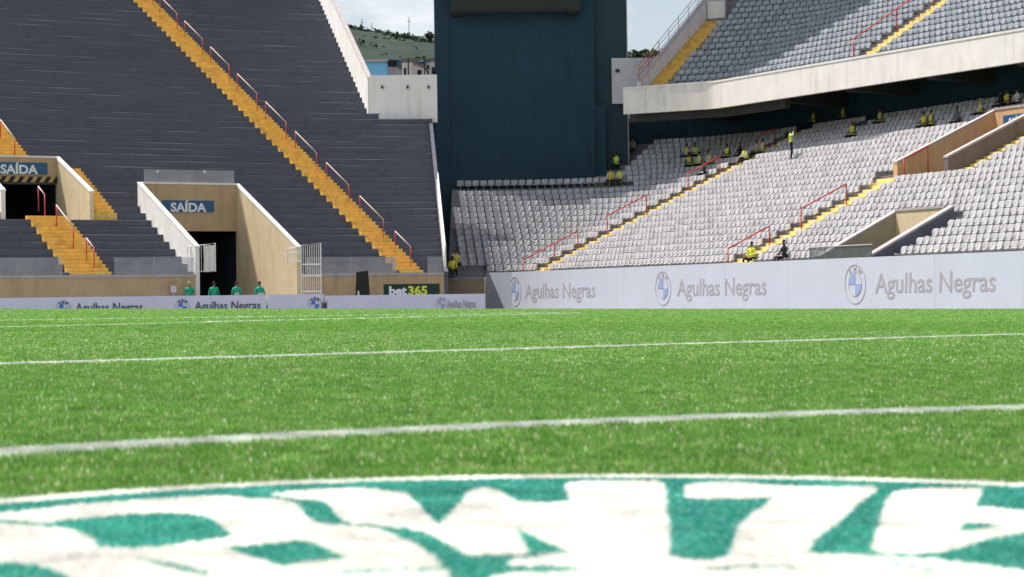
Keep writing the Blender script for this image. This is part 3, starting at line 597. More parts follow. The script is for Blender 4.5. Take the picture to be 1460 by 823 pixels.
stair(SIDE, SR, 2.85, 1.9, 0, 18.4, M_yelr); stair(SIDE, SR, 26.85, 1.9, 0, 8.9, M_yelr); stair(SIDE, SR, 32.65, 1.2, 8.8, 20, M_yelr); stair(SIDE, SR, 26.4, 2.4, 8.8, 9.5, M_yelr)
for (q, ds, lab) in ((2.2, (-.4, 1.6, 3.1), 'red handrail at the foot of the first aisle, above the first banner lettering'), (2.3, (5.0, 7.6), 'red handrail halfway up the first yellow aisle of the side stand'), (2.3, (10.4, 12.6), 'red handrail in the first aisle beside the seated stewards'), (2.3, (15.2, 16.4), 'short red handrail near the top of the first aisle in the shade'),
                     (26.2, (-.3, 2.0), 'red handrail at the foot of the second aisle above the banner'), (26.2, (3.8, 6.4), 'red handrail halfway up the second yellow aisle of the side stand')):
    if q > 20: q += .9; ds = tuple(d - .1 for d in ds)
    handrail(SR, q, ds, 1.0, 'handrail', lab, 'red handrails in the side stand aisles', M_red, M_red)
handrail(SR, 28.3, (8.9, 10.3), .95, 'handrail', 'small red handrail loop at the mouth of the ochre exit portal', 'red handrails in the side stand aisles', M_red, M_red)
# pit portal C and upper portal D
PC, Pc, Tc, Nc, hc = portal(SR, C0, C1, -.60, CD1, -.74, 2.05, SR.line(CD1) + .75, SR.line(CD1) - .9, 'exit_portal', 'sunken exit pit, shade coloured into its olive and slate wing walls, by the pale seats', M_tanl, M_slate_shade, M_olive_shade, M_capl, w=.42)
PD, Pd, Td, Nd, hd = portal(SR, D0, D1, DD0, DD1, SR.surf(8.9), 6.95, SR.line(DD1) + .95, SR.line(DD1) - .35, 'exit_portal', 'ochre exit portal high in the side stand at the right', M_org, M_brown, M_org, M_capl, w=.36)
sign('exit_sign', 'small blue exit sign on the back wall of the ochre portal', Pd + Nd * DD1 + Td * -1.2, Td, SR.line(DD1) - .1, 2.4, .62, 'SAÍDA', .5, M_signb, M_signw, .015, 1)
o = glass_run(SR, C0 - .7, C1 + .6, -.64, 1.9, 2.48, 'smoked glass screen with thin rail in front of the sunken exit pit', M_glassd, 1.4)
mb = MB(); mb.tube([SR.p(C0 - .7, -.64, 2.5), SR.p(C1 + .6, -.64, 2.5)], .03, 6); mb.build('rail', M_metal, o)

# banner wall
WP0 = Vector((-1.54, 138.9)); WT = Vector((.3932, -.9195)); WN = Vector((.9195, .3932)); WL = 66
wall = thing('perimeter_wall', 'low front wall of the side stand behind the banner', 'wall', (WP0.x, WP0.y, -.75))
mb = MB(); lbox(mb, WP0, WT, WN, 3.95, WL, .03, .25, -.8, 1.90); mb.build('wall', M_tanl, wall)
ban = thing('banner', 'long pale blue vinyl banner with grey lettering and round emblems on the front wall', 'banner', (WP0.x, WP0.y, -.75))
nseg = 11
for k in range(nseg): 
    mb = MB(); lbox(mb, WP0, WT, WN, max(3.92, WL * k / nseg + .006), WL * (k + 1) / nseg - .006, -.02, .02, -.78, 1.95); mb.build('banner_panel', M_vin, ban)
Pk = WP0 + WT * 3.92; Pj = Vector((-1.5, 137.0)); Tk = (Pk - Pj).normalized(); mb = MB(); lbox(mb, Pj, Tk, Vector((-Tk.y, Tk.x)), 0, (Pk - Pj).length, -.02, .02, -.78, 1.95); mb.build('banner_panel', M_vin, ban)
def u_to_s(x):      # pixel column to distance along the banner wall
    u = uv(x, 405)[0]; return (u * WP0.y - WP0.x) / (WT.x - u * WT.y)
def ring(r0, r1, n=40, sx=1):
    mb = MB()
    for k in range(n):
        a, b = 2 * math.pi * k / n, 2 * math.pi * (k + 1) / n; f = lambda r, t: (r * math.cos(t) * sx, r * math.sin(t))
        i = len(mb.v); mb.v += [(*f(r0, a), 0), (*f(r1, a), 0), (*f(r1, b), 0), (*f(r0, b), 0), (*f(r0, a), .01), (*f(r1, a), .01), (*f(r1, b), .01), (*f(r0, b), .01)]
        mb.f += [(i + 4, i + 5, i + 6, i + 7), (i + 1, i + 2, i + 6, i + 5), (i, i + 3, i + 7, i + 4)]; mb.m += [0] * 3
    return mb.mesh('ring', M_vtext)
def quarter(r, t0, n=10):
    mb = MB(); P = [(0, 0)] + [(r * math.cos(t0 + math.pi / 2 * k / n), r * math.sin(t0 + math.pi / 2 * k / n)) for k in range(n + 1)]
    m = len(P); mb.v = [(a, b, 0) for a, b in P] + [(a, b, .01) for a, b in P]; mb.f = [tuple(range(m, 2 * m))] + [(k, (k + 1) % m, m + (k + 1) % m, m + k) for k in range(m)]; mb.m = [0] * len(mb.f); return mb.mesh('quarter', M_vblue)
def branding(parent, P, T, s_logo, s_text, width, r, zc, ztext, cap, mt, mblue, rt=None, split=True):
    for nm, me, m in (('emblem_ring', ring(r * .972, r), mt), ('emblem_ring', ring(r * .60, r * .612), mt), ('emblem_quarter', quarter(r * .58, math.pi / 2), mblue), ('emblem_quarter', quarter(r * .58, -math.pi / 2), mblue)):
        place_flat(me, nm, m, parent, P + T * s_logo, T, zc, .026)
    for ch, ang in (('B', 125), ('M', 90), ('W', 55)):
        me = text_mesh(ch, r * .34, 1.0, .01); xs = [v.co.x for v in me.vertices]; ys = [v.co.y for v in me.vertices]; me.transform(Matrix.Translation((-(max(xs) + min(xs)) / 2, -(max(ys) + min(ys)) / 2, 0)))
        me.transform(Matrix.Rotation(R(ang - 90), 4, 'Z')); me.transform(Matrix.Translation((.79 * r * math.cos(R(ang)), .79 * r * math.sin(R(ang)), 0))); place_flat(me, 'emblem_letter', mt, parent, P + T * s_logo, T, zc, .026)
    me = text_mesh('Agulhas Negras', cap / .70, 1.0, .012 * cap, .06); xs = [v.co.x for v in me.vertices]; sx = width / (max(xs) - min(xs)); me.transform(Matrix.Translation((-min(xs), 0, 0))); me.transform(Matrix.Scale(sx, 4, (1, 0, 0)))
    place_flat(me, 'lettering', mt, parent, P + T * s_text, T, ztext, .026)
for xl, xa, xb, yb, cap_px in ((735, 749, 849, 427, 21), (946, 966, 1093, 421, 23), (1220, 1248, 1420, 411, 26)):
    s0, sa, sb = u_to_s(xl), u_to_s(xa), u_to_s(xb); Pm = WP0 + WT * sa
    zt = at(xa, {735: 425.5, 946: 419.5, 1220: 414.5}[xl], Pm.y).z; cap = {735: 20.5, 946: 22.5, 1220: 26}[xl] / F * Pm.y * 1.0
    print('banner text', s0, sa, sb, zt, cap); cap = .83; zt = .42
    branding(ban, WP0, WT, s0, sa, sb - sa, .86, .80, zt, cap, M_vtext, M_vblue)
# cream wall of the corner block
cw = thing('corner_wall', 'short cream front wall with glass screen below the corner seats', 'wall', (-3.8, 137, -.75))
Pw = Vector((at(637, 400, 138.6).x, 138.6)); Pe = WP0 + Vector((.0, -.05)); Tw = (Pe - Pw).normalized(); 
Pw = Vector((-3.95, 139.2)); Pe = Vector((-1.52, 136.92)); Tw = (Pe - Pw).normalized(); Nw = Vector((-Tw.y, Tw.x))
mb = MB(); lbox(mb, Pw, Tw, Nw, 0, (Pe - Pw).length, -.18, 0, -.8, 1.58, 0); lbox(mb, Pw, Tw, Nw, -.02, (Pe - Pw).length, -.2, .02, 1.581, 1.68, 1); mb.build('wall', [M_tanl, M_white], cw)
mb = MB(); lbox(mb, Pe + Tw * .02, (Vector((0, 135.3)) - Pe).normalized(), Nw, 0, 2.25, .06, .2, -.8, 1.88); mb.build('return_wall', M_tanl, cw)
mb = MB(); lbox(mb, Pw, Tw, Nw, .3, 3.1, -.1, -.088, 1.68, 2.4); mb.build('glass_panel', M_glass, cw)

# ------------------------------------------------------------------ advertising boards along the end
BD = [(-150, 424.2), (-40, 424.2), (381, 423), (463, 419.7), (693, 420.3)]
def bpt(x): D = 108 + x * .018; return Vector((uv(x, 432)[0] * D, D))
labs = ['lilac advertising board at the far left of the pitch edge', 'long lilac advertising board left of the black joint, under the green jackets', 'short lilac advertising board in front of the white gate', 'lilac advertising board below the green and yellow sign']
for k in range(4):
    xa, xb = BD[k][0] + 1, BD[k + 1][0] - 1; A_, B_ = bpt(xa), bpt(xb); T = (B_ - A_).normalized(); N = Vector((-T.y, T.x)); Lb = (B_ - A_).length; zt = at((xa + xb) / 2, BD[k + 1][1], (A_.y + B_.y) / 2).z
    if k == 0: zt = .52
    o = thing('advertising_board', labs[k], 'advertising board', (A_.x, A_.y, -.75), 0, 'advertising boards along the end of the pitch')
    n = max(1, round(Lb / 3.0))
    for j in range(n): mb = MB(); lbox(mb, A_, T, N, Lb * j / n + .004, Lb * (j + 1) / n - .004, 0, .05, zt - 1.08, zt); mb.build('board_panel', M_vinl, o)
    for j in range(n + 1): mb = MB(); lbox(mb, A_, T, N, max(0, min(Lb - .05, Lb * j / n - .025)), max(.05, min(Lb, Lb * j / n + .025)), .055, .5, -.75, zt - .25); mb.build('support', M_metal, o)
    for xl, xt0, xt1 in ((-78, -62, 2), (90, 107, 203), (260, 277, 371), (449, 466, 553), (629, 638, 678)):
        if xa < xl < xb:
            def sx(x, A_=A_, T=T): u = uv(x, 432)[0]; return (u * A_.y - A_.x) / (T.x - u * T.y)
            s0, s1, s2 = sx(xl), sx(max(xt0, xa + 2)), sx(min(xt1, xb - 3)); zc = zt - .56
            faded = xl > 600
            branding(o, A_, T, s0, s1, s2 - s1, .36, zt - .52, zt - .71, .42, M_vtext if faded else M_ltext, M_vblue if faded else M_lblue)

# ------------------------------------------------------------------ tower and scoreboard
TW = thing('tower', 'tall dark teal clad tower between the end stand and the side stand', 'tower', (0, 152, -.75))
TY = 150.4
mb = MB(); mb.box(-4.82, 5.55, TY, TY + 9, -.75, 60); mb.build('main_block', M_teal, TW)  # unseen upper height stretched so its shadow reaches the upper tier
mb = MB(); mb.box(5.552, 7.72, TY + .55, TY + 8.6, -.75, 59.5); mb.build('side_block', M_teal2, TW)
mb = MB(); mb.box(5.553, 6.25, TY + .1, TY + 7, -.75, 12.9); mb.build('lower_block', M_teal, TW)
mb = MB(); mb.box(-5.4, -4.822, TY + .12, TY + 8, -.75, 12.35); mb.build('left_block', M_teal, TW)
mb = MB(); p = at(641, 30, TY); mb.tube([(p.x, TY - .05, 9.2), (p.x, TY - .05, p.z)], .025, 6); mb.build('conduit', M_teal2, TW)
for k in range(1, 7):
    pass
mb = MB(); mb.box(7.70, 7.76, TY + .5, TY + 8.7, 3, 59.7); mb.build('edge_trim', M_capl, TW)
sb = thing('scoreboard', 'dark scoreboard casing mounted high on the tower front', 'scoreboard', (0, TY - 1, 18.5))
q0, q1 = at(642, 19, TY - .9), at(828, 13, TY - .9); zb = (q0.z + q1.z) / 2
mb = MB(); mb.box(q0.x, q1.x, TY - .95, TY - .003, zb, zb + 5.5); mb.build('casing', M_score, sb)
mb = MB(); mb.box(q0.x - .05, q1.x + .05, TY - 1.0, TY - .9, zb - .1, zb + .06); mb.build('lower_frame', M_black, sb)
for xx in (q0.x + .5, q1.x - .5): mb = MB(); mb.box(xx - .35, xx + .3, TY - .7, TY - .004, zb - .22, zb - .002); mb.build('bracket', M_score, sb)
rw = thing('grey_wall', 'pale grey wall block between the tower and the upper tier', 'wall', (8, 150, 12))
q0, q1 = at(873, 150, 150.6), at(960, 82, 150.6)
mb = MB(); mb.box(q0.x, 12.5, 150.7, 151.2, q0.z + .1, at(873, 83, 150.7).z); mb.build('wall', M_lil, rw)
mb = MB(); mb.box(q0.x + .25, q0.x + .5, 150.6, 150.7, 15.05, 15.25); mb.build('bracket', M_under, rw)

# ------------------------------------------------------------------ upper tier
UPS = thing('upper_stand', 'cantilevered upper tier above the side stand, blue grey shade in its seat colour', 'stand', (18, 135, 12))
QU = -6.9
fe = [QU, 0] + [k * 5.2 for k in range(1, 11)]
for a, b in zip(fe[:-1], fe[1:]):
    mb = MB(); strip(mb, UP, a + .005, b - .005, 0, .3, 11.85, 13.42, 0); mb.build('fascia_panel', M_fasc, UPS)
    mb = MB(); strip(mb, UP, a + .003, b - .003, -.03, .33, 13.422, 13.54, 0); mb.build('coping', M_white, UPS)
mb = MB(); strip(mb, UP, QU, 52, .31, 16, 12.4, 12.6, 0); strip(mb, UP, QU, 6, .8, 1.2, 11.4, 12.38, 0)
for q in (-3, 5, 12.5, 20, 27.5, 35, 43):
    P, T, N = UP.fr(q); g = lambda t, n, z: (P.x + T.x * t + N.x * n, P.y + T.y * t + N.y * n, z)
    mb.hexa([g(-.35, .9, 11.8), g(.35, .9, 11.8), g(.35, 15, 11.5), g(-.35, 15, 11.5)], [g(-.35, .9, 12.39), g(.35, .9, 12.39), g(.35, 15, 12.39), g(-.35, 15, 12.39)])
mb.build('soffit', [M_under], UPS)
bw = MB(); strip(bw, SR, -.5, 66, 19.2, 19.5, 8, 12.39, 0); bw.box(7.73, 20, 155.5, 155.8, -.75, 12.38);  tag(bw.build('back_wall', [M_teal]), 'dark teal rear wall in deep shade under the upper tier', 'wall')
for n in range(18):
    d0 = .33 + n * UP.t; z1 = UP.z0 + n * UP.rise
    mb = MB(); strip(mb, UP, QU + .02, 50, d0, d0 + UP.t + .03, z1 - .8, z1, 0, .04, 1, 1); mb.build('step', [M_criser, M_ctread], UPS)
ust = -5.2
place_seats(UPS, UP, range(0, 17), ust, 46, M_seatu, [(12.9, 14.1, -1, 99)], dset=.33 + .5, skip=lambda q, n: q < ust + .85)
class Off(Bowl): pass
import copy as _c
UP2 = _c.copy(UP); P, T, N = UP.fr(ust)
def stair_off(parent, bowl, q, w, n1, m, off):
    P, T, N = bowl.fr(q)
    for n in range(n1):
        mb = MB(); z = bowl.z0 + n * bowl.rise; d = off + n * bowl.t
        lbox(mb, P, T, N, -w / 2, w / 2, d - .03, d + bowl.t - .3, z - .5, z + .012); lbox(mb, P, T, N, -w / 2 - .01, w / 2 + .01, d + bowl.t - .36, d + bowl.t - .035, z - .1, z + bowl.rise / 2 + .012)
        mb.build('stair_step', m, parent)
stair_off(UPS, UP, ust, 1.15, 12, M_yel, .33); lm = MB(); P, T, N = UP.fr(ust); lbox(lm, P, T, N, -.55, .62, 9.4, 9.7, 17.5, 19.75); lm.build('landing_wall', M_white, UPS); stair_off(UPS, UP, 13.5, 1.2, 18, M_yelr, .33)
# white end wall with railing
ew = thing('end_wall', 'white sloping end wall of the upper tier beside its yellow stair', 'wall', UP.p(QU, 0, 13.4))
mb = MB(); slopewall(mb, UP, -6.1, .28, .32, 13, 13.0, UP.line(12.7) - .6, 13.85, UP.line(12.7) + 1.35, 0, 1, .08); mb.build('wall', [M_lil, M_capl], ew)
er = thing('railing', 'thin grey and red metal railing on top of the upper tier end wall', 'railing', UP.p(QU, 0, 14))
P, T, N = UP.fr(-6.1); zl = lambda d: 13.9 + (UP.line(12.7) + 1.43 - 13.93) * (d - .32) / 12.68
for k in range(10):
    d = .35 + k * 1.35; p = Vector((P.x + N.x * d + T.x * .14, P.y + N.y * d + T.y * .14, zl(d))); mb = MB(); mb.tube([p, p + Vector((0, 0, .95))], .022, 5); mb.build('post', M_red if k < 3 else M_metal, er)
for hh in (.32, .64, .95):
    for a, b, m in ((.35, 3.05, M_red), (3.06, 12.5, M_metal)): mb = MB(); mb.tube([(P.x + N.x * d + T.x * .14, P.y + N.y * d + T.y * .14, zl(d) + hh) for d in (a, b)], .024, 5); mb.build('rail', m, er)
handrail(UP, 12.75, (1.0, 4.0, 6.6), .95, 'handrail', 'red handrail beside the yellow aisle of the upper tier', None, M_red, M_red)
glass_run(UP, QU + .1, QU + 1.2, .5, 13.55, 14.3, 'small glass pane at the left end of the upper tier parapet', M_glass)

# ------------------------------------------------------------------ gates, speaker, sign
def gate(Pa_, Pb_, z0, z1a, z1b, nb, label, mid=()):
    o = thing('gate', label, 'gate', (Pa_.x, Pa_.y, z0)); L = (Pb_ - Pa_).length; T = (Pb_ - Pa_).normalized(); g = lambda t, z: (Pa_.x + T.x * t, Pa_.y + T.y * t, z)
    zt = lambda t: z1a + (z1b - z1a) * t / L
    mb = MB(); mb.tube([g(0, z0), g(0, zt(0)), g(L, zt(L)), g(L, z0), g(0, z0)], .04, 6); mb.build('frame', M_wmetal, o)
    for k in range(1, nb): t = L * k / nb; mb = MB(); mb.tube([g(t, z0), g(t, zt(t))], .016, 5); mb.build('bar', M_wmetal, o)
    for z in mid: mb = MB(); mb.tube([g(0, z), g(L, z)], .03, 5); mb.build('crossbar', M_wmetal, o)
    return o
v2 = lambda p: Vector((p.x, p.y))
gp = at(430, 418, 119.3); gq = at(458, 418, 119.6); gate(v2(gp), v2(gq), -.74, at(430, 350, 119.3).z, at(458, 347, 119.6).z, 9, 'tall white barred gate standing open at the right side of the ground level portal', (1.7, .9, 2.3))
gp = at(410, 373, 119.1); gq = at(429, 373, 119.3); gate(v2(gp), v2(gq), gp.z, at(410, 355, 119.1).z, at(429, 351, 119.3).z, 7, 'short white barred grille left of the tall open gate', (2.9,))
gp = at(268, 384, 118.3); gq = at(291, 384, 118.6); gate(v2(gp), v2(gq), 2.0, at(268, 352, 118.3).z, at(291, 349, 118.6).z, 6, 'white barred gate beside the left wing wall of the ground level portal')
gp = at(292, 384, 118.6); gq = at(307, 384, 118.8); o = gate(v2(gp), v2(gq), 2.0, at(292, 349, 118.6).z, at(307, 347, 118.8).z, 2, 'white solid panel gate leaf at the left edge of the dark portal opening')
mb = MB(); lbox(mb, v2(gp), (v2(gq) - v2(gp)).normalized(), Vector((0, 1)), .04, (v2(gq) - v2(gp)).length - .04, .02, .05, 2.03, at(300, 350, 118.7).z); mb.build('panel', M_wmetal, o)
sp = at(517, 430, 119.6)
o = thing('loudspeaker', 'tall black loudspeaker case on a stand behind the advertising board', 'loudspeaker', (sp.x, sp.y, -.75))
w = .38
mb = MB(); zt_ = at(517, 386, 119.6).z; mb.hexa([(sp.x - w, sp.y, .35), (sp.x + w, sp.y, .35), (sp.x + w, sp.y + .5, .35), (sp.x - w, sp.y + .5, .35)], [(sp.x - w + .06, sp.y + .08, zt_ - .03), (sp.x + w - .1, sp.y + .08, zt_ + .02), (sp.x + w - .1, sp.y + .5, zt_ + .02), (sp.x - w + .06, sp.y + .5, zt_ - .03)]); c = mb.build('cabinet', M_black, o); bv = c.modifiers.new('b', 'BEVEL'); bv.width = .06; bv.segments = 3
mb = MB(); mb.tube([(sp.x - .35, sp.y - .1, -.7), (sp.x - .2, sp.y - .05, .9)], .03, 6); mb.tube([(sp.x - .05, sp.y - .1, -.7), (sp.x - .2, sp.y - .05, .9)], .03, 6); mb.build('stand', M_wmetal, o)
mb = MB(); mb.box(sp.x - .05, sp.x + .05, sp.y + .1, sp.y + .3, -.74, .36); mb.build('pole', M_black, o)
bs = at(547, 421, 121.5); be = at(627, 421, 121.5); o = thing('bet_sign', 'dark green bet365 sign with white and yellow lettering on the front wall', 'sign', (bs.x, bs.y, 0))
o.name = 'betting_sign'
zt_ = at(580, 405, 121.5).z; mb = MB(); mb.box(bs.x, be.x, 121.5, 121.62, zt_ - 1.0, zt_); mb.build('panel', M_betg, o)
me = text_mesh('bet', .62, 1.12, .028); place_flat(me, 'lettering', M_signw, o, Vector((bs.x + .28, 121.5)), Vector((1, 0)), zt_ - .56, .02)
xs = max(v.co.x for v in me.vertices)
me = text_mesh('365', .62, 1.12, .024); place_flat(me, 'lettering', M_bety, o, Vector((bs.x + .28 + xs + .05, 121.5)), Vector((1, 0)), zt_ - .56, .02)
for xx in (bs.x + .3, be.x - .3): mb = MB(); mb.box(xx - .04, xx + .04, 121.63, 121.75, -.75, zt_ - .1); mb.build('support', M_metal, o)
# small meter box on the front wall
p = at(247, 413, 117); o = thing('utility_box', 'small pale grey box by the front wall left of the green jackets', 'box', (p.x, p.y, -.75)); mb = MB(); mb.box(p.x - .14, p.x + .14, p.y, p.y + .2, p.z - .15, p.z + .2); mb.build('casing', M_lil, o); mb = MB(); mb.box(p.x - .07, p.x + .07, p.y + .05, p.y + .15, -.75, p.z - .15); mb.build('pedestal', M_capl, o)

# ------------------------------------------------------------------ people
def pmat(name, c, rough=.8): return mat(name, c, rough, var=.1, scale=9, bump=.1)
SKINS = [pmat('skin_brown', (.19, .095, .055)), pmat('skin_tan', (.36, .20, .13))]
CLO = {'yellow': mat('hi_vis_yellow', (.66, .68, .07), .7, var=.12, scale=14, bump=.3), 'yellow_b': mat('hi_vis_gold', (.62, .52, .07), .7, var=.12, scale=14), 'green': mat('green_jacket', (.015, .33, .19), .7, var=.2, scale=12), 'white': pmat('white_shirt', (.62, .62, .60)), 'black': pmat('black_cloth', (.012, .013, .016)), 'grey': pmat('grey_cloth', (.12, .12, .13)), 'tan': pmat('tan_cloth', (.38, .28, .20))}
M_hair = pmat('dark_hair', (.012, .009, .008))
M_refl = mat('reflective_tape', (.55, .55, .52), .3, var=.05, scale=9, bump=0)
PCACHE = {}
def body(pose):
    """skeleton grown with the skin modifier: front is -Y, feet or seat contact at z=0"""
    J, E, Rr, B = {}, [], {}, {}
    def j(n, p, r): J[n] = Vector(p); Rr[n] = r
    def e(a, b, bone): E.append((a, b)); B[(a, b)] = bone
    sit = pose.startswith('sit'); z0 = .34 if sit else .93; ln = -.10 if pose == 'sit_lean' else 0
    j('pelvis', (0, 0, z0 + .02), .135); j('waist', (0, .0 + ln * .3, z0 + .17), .118); j('chest', (0, .02 + ln, z0 + .38), .135); j('neckb', (0, .02 + ln * 1.5, z0 + .52), .07); j('neck', (0, .0 + ln * 1.7, z0 + .58), .052); j('head', (0, -.02 + ln * 1.9, z0 + .66), .082); j('crown', (0, -.015 + ln * 1.9, z0 + .755), .078)
    j('nose', (0, -.105 + ln * 1.9, z0 + .665), .014)
    for a, b, c in (('pelvis', 'waist', 'torso'), ('waist', 'chest', 'torso'), ('chest', 'neckb', 'torso'), ('neckb', 'neck', 'head'), ('neck', 'head', 'head'), ('head', 'crown', 'head'), ('head', 'nose', 'head')): e(a, b, c)
    for s, S in ((-1, 'r'), (1, 'l')):
        j('hip' + S, (s * .10, -.01, z0 - .02), .092)
        if sit: j('knee' + S, (s * .15, -.44, z0 + .02), .064); j('ankle' + S, (s * .15, -.42, .09), .045); j('toe' + S, (s * .16, -.58, .045), .038)
        else: j('knee' + S, (s * .11, -.03, .50), .066); j('ankle' + S, (s * .12, .02, .09), .045); j('toe' + S, (s * .14, -.13, .045), .038)
        e('pelvis', 'hip' + S, 'leg'); e('hip' + S, 'knee' + S, 'leg'); e('knee' + S, 'ankle' + S, 'leg'); e('ankle' + S, 'toe' + S, 'shoe')
        y = .02 + ln * 1.3; j('sh' + S, (s * .19, y, z0 + .47), .062)
        if sit: el, wr = (s * .25, y - .08, z0 + .24), (s * .13, y - .32, z0 + .15)
        elif pose == 'stand_hand' and s == -1: el, wr = (s * .38, y - .12, z0 + .46), (s * .17, y - .14, z0 + .66)
        elif pose == 'stand_hand': el, wr = (s * .36, y - .10, z0 + .30), (s * .20, y - .12, z0 + .50)
        else: el, wr = (s * .25, y + .02, z0 + .20), (s * .25, y - .08, z0 - .04)
        j('el' + S, el, .043); j('wr' + S, wr, .030); d = (Vector(wr) - Vector(el)).normalized(); j('palm' + S, Vector(wr) + d * .06, .028)
        e('chest', 'sh' + S, 'arm'); e('sh' + S, 'el' + S, 'arm'); e('el' + S, 'wr' + S, 'arm'); e('wr' + S, 'palm' + S, 'hand')
        side = d.cross(Vector((0, -1, .3))).normalized(); bend = Vector((0, -1, 0)) if abs(d.y) < .8 else Vector((0, 0, -1))
        for k, (o_, l_) in enumerate(((-.026, .062), (-.009, .075), (.009, .07), (.026, .052))):
            j('f%d%s' % (k, S), Vector(wr) + d * (.07 + l_ * .6) + side * o_ * 1.1, .009); j('g%d%s' % (k, S), Vector(wr) + d * (.07 + l_) + side * o_ * 1.2 + bend * .025, .008); e('palm' + S, 'f%d%s' % (k, S), 'hand'); e('f%d%s' % (k, S), 'g%d%s' % (k, S), 'hand')
        j('th' + S, Vector(wr) + d * .06 + side * (-.05) + bend * .02, .010); e('wr' + S, 'th' + S, 'hand')
    names = list(J); me = bpy.data.meshes.new('skel'); me.from_pydata([J[n] for n in names], [(names.index(a), names.index(b)) for a, b in E], [])
    o = bpy.data.objects.new('skel', me); COL.objects.link(o); md = o.modifiers.new('s', 'SKIN'); md.use_smooth_shade = True
    sv = me.skin_vertices[0].data
    for k, n in enumerate(names): r = Rr[n]; sv[k].radius = (r * (1.25 if n in ('waist', 'chest', 'pelvis') else 1), r * (.85 if n in ('waist', 'chest', 'pelvis') else 1)); sv[k].use_root = n == 'pelvis'
    sbm = o.modifiers.new('u', 'SUBSURF'); sbm.levels = 1
    bpy.context.view_layer.update(); dg = bpy.context.evaluated_depsgraph_get(); res = bpy.data.meshes.new_from_object(o.evaluated_get(dg)); bpy.data.objects.remove(o)
    segs = [(J[a], J[b], B[(a, b)]) for a, b in E]; tags = []
    for p in res.polygons:
        c = p.center; best = None
        for a, b, t in segs:
            ab = b - a; u = max(0, min(1, (c - a).dot(ab) / max(ab.length_squared, 1e-9))); dd = (c - a - ab * u).length - (.03 if t == 'torso' else 0)
            if best is None or dd < best[0]: best = (dd, t)
        tags.append(best[1])
    return res, tags, J
def person(pose, x, y, z, rz, label, vest='yellow', sleeve='white', legs='black', skin=0, group=None, cap=None):
    if pose not in PCACHE: PCACHE[pose] = body(pose)
    res, tags, J = PCACHE[pose]; me = res.copy(); me.materials.clear(); sm = CLO[sleeve]
    for m in (SKINS[skin], sm, CLO[legs], CLO['black']): me.materials.append(m)
    idx = {'torso': 1, 'arm': 1, 'head': 0, 'hand': 0, 'leg': 2, 'shoe': 3}
    me.polygons.foreach_set('material_index', [idx[t] for t in tags])
    o = thing('person', label, 'person', (x, y, z), rz, group); b = link('body', me, o, (0, 0, 0))
    if vest:
        bm = bmesh.new(); bm.from_mesh(res); bm.faces.ensure_lookup_table(); bm.normal_update()
        zc = J['waist'].z - .12; dele = [f for f, t in zip(bm.faces, tags) if not (t == 'torso' or (t == 'arm' and (f.calc_center_median().xy - J['chest'].xy).length < .2)) or f.calc_center_median().z < zc]
        bmesh.ops.delete(bm, geom=dele, context='FACES'); bm.normal_update()
        for v in bm.verts: v.co += v.normal * .022
        vm = bpy.data.meshes.new('vest'); bm.to_mesh(vm); bm.free(); vm.materials.clear(); vm.materials.append(CLO[vest]); vm.materials.append(M_refl)
        zb_ = J['waist'].z + .02
        for p in vm.polygons: p.material_index = 1 if abs(p.center.z - zb_) < .022 else 0; p.use_smooth = True
        link('vest', vm, o, (0, 0, 0))
    hb = MB(); c = J['crown'] + Vector((0, .012, .0)); n = 10
    for a in range(n):
        for q_ in range(4):
            def pt(i, jx): th = 2 * math.pi * i / n; ph = jx / 4 * math.pi * .56; fy = -1 if math.sin(th) < 0 else 1; return (c.x + .088 * math.sin(ph) * math.cos(th), c.y + (.092 if fy > 0 else .078) * math.sin(ph) * math.sin(th), c.z - .005 + .095 * math.cos(ph))
            hb.quad([pt(a, q_), pt(a + 1, q_), pt(a + 1, q_ + 1), pt(a, q_ + 1)])
    hb.build('hair', CLO[cap] if cap else M_hair, None, True); h = COL.objects[-1]; h.name = 'cap' if cap else 'hair'; h.parent = o
    fb = MB(); hc_ = J['head']
    for s in (-1, 1): fb.box(hc_.x + s * .032 - .012, hc_.x + s * .032 + .012, hc_.y - .087, hc_.y - .07, hc_.z + .018, hc_.z + .028)
    fb.box(hc_.x - .022, hc_.x + .022, hc_.y - .085, hc_.y - .07, hc_.z - .04, hc_.z - .032); f_ = fb.build('face_features', CLO['black']); f_.parent = o
    for s in (-1, 1): eb = MB(); eb.tube([(hc_.x + s * .083, hc_.y + .01, hc_.z - .02), (hc_.x + s * .088, hc_.y + .015, hc_.z + .01), (hc_.x + s * .085, hc_.y + .02, hc_.z + .035)], .012, 5); e_ = eb.build('ear', SKINS[skin]); e_.parent = o
    return o
def seat_person(px, py, label, pose='sit', **kw):
    q, d = SR.hit(px, py, .65); n = max(0, round((d - .35) / SR.t))
    if q > 0: 
        P, T, N = SR.fr(q); dd = n * SR.t + .33; X = P + N * dd; z = SR.z0 + n * SR.rise
    else:    # corner: search the row point that projects there
        best = None
        for n_ in range(0, 24):
            for qq in np.linspace(QL if n_ < 14 else -.66, 0, 80):
                p = SR.p(qq, n_ * SR.t + .33, SR.z0 + n_ * SR.rise + .65); u, v = uv(px, py); e_ = (p.x / p.y - u) ** 2 + ((p.z - H) / p.y - v) ** 2
                if best is None or e_ < best[0]: best = (e_, n_, qq)
        n, q = best[1], best[2]; P, T, N = SR.fr(q); X = P + N * (n * SR.t + .33); z = SR.z0 + n * SR.rise
    return person(pose, X.x, X.y, z + .0, math.atan2(T.y, T.x) + random.uniform(-.3, .3), label, group=kw.pop('group', 'stewards seated in the stand'), **kw)
G = 'stewards seated in the stand'
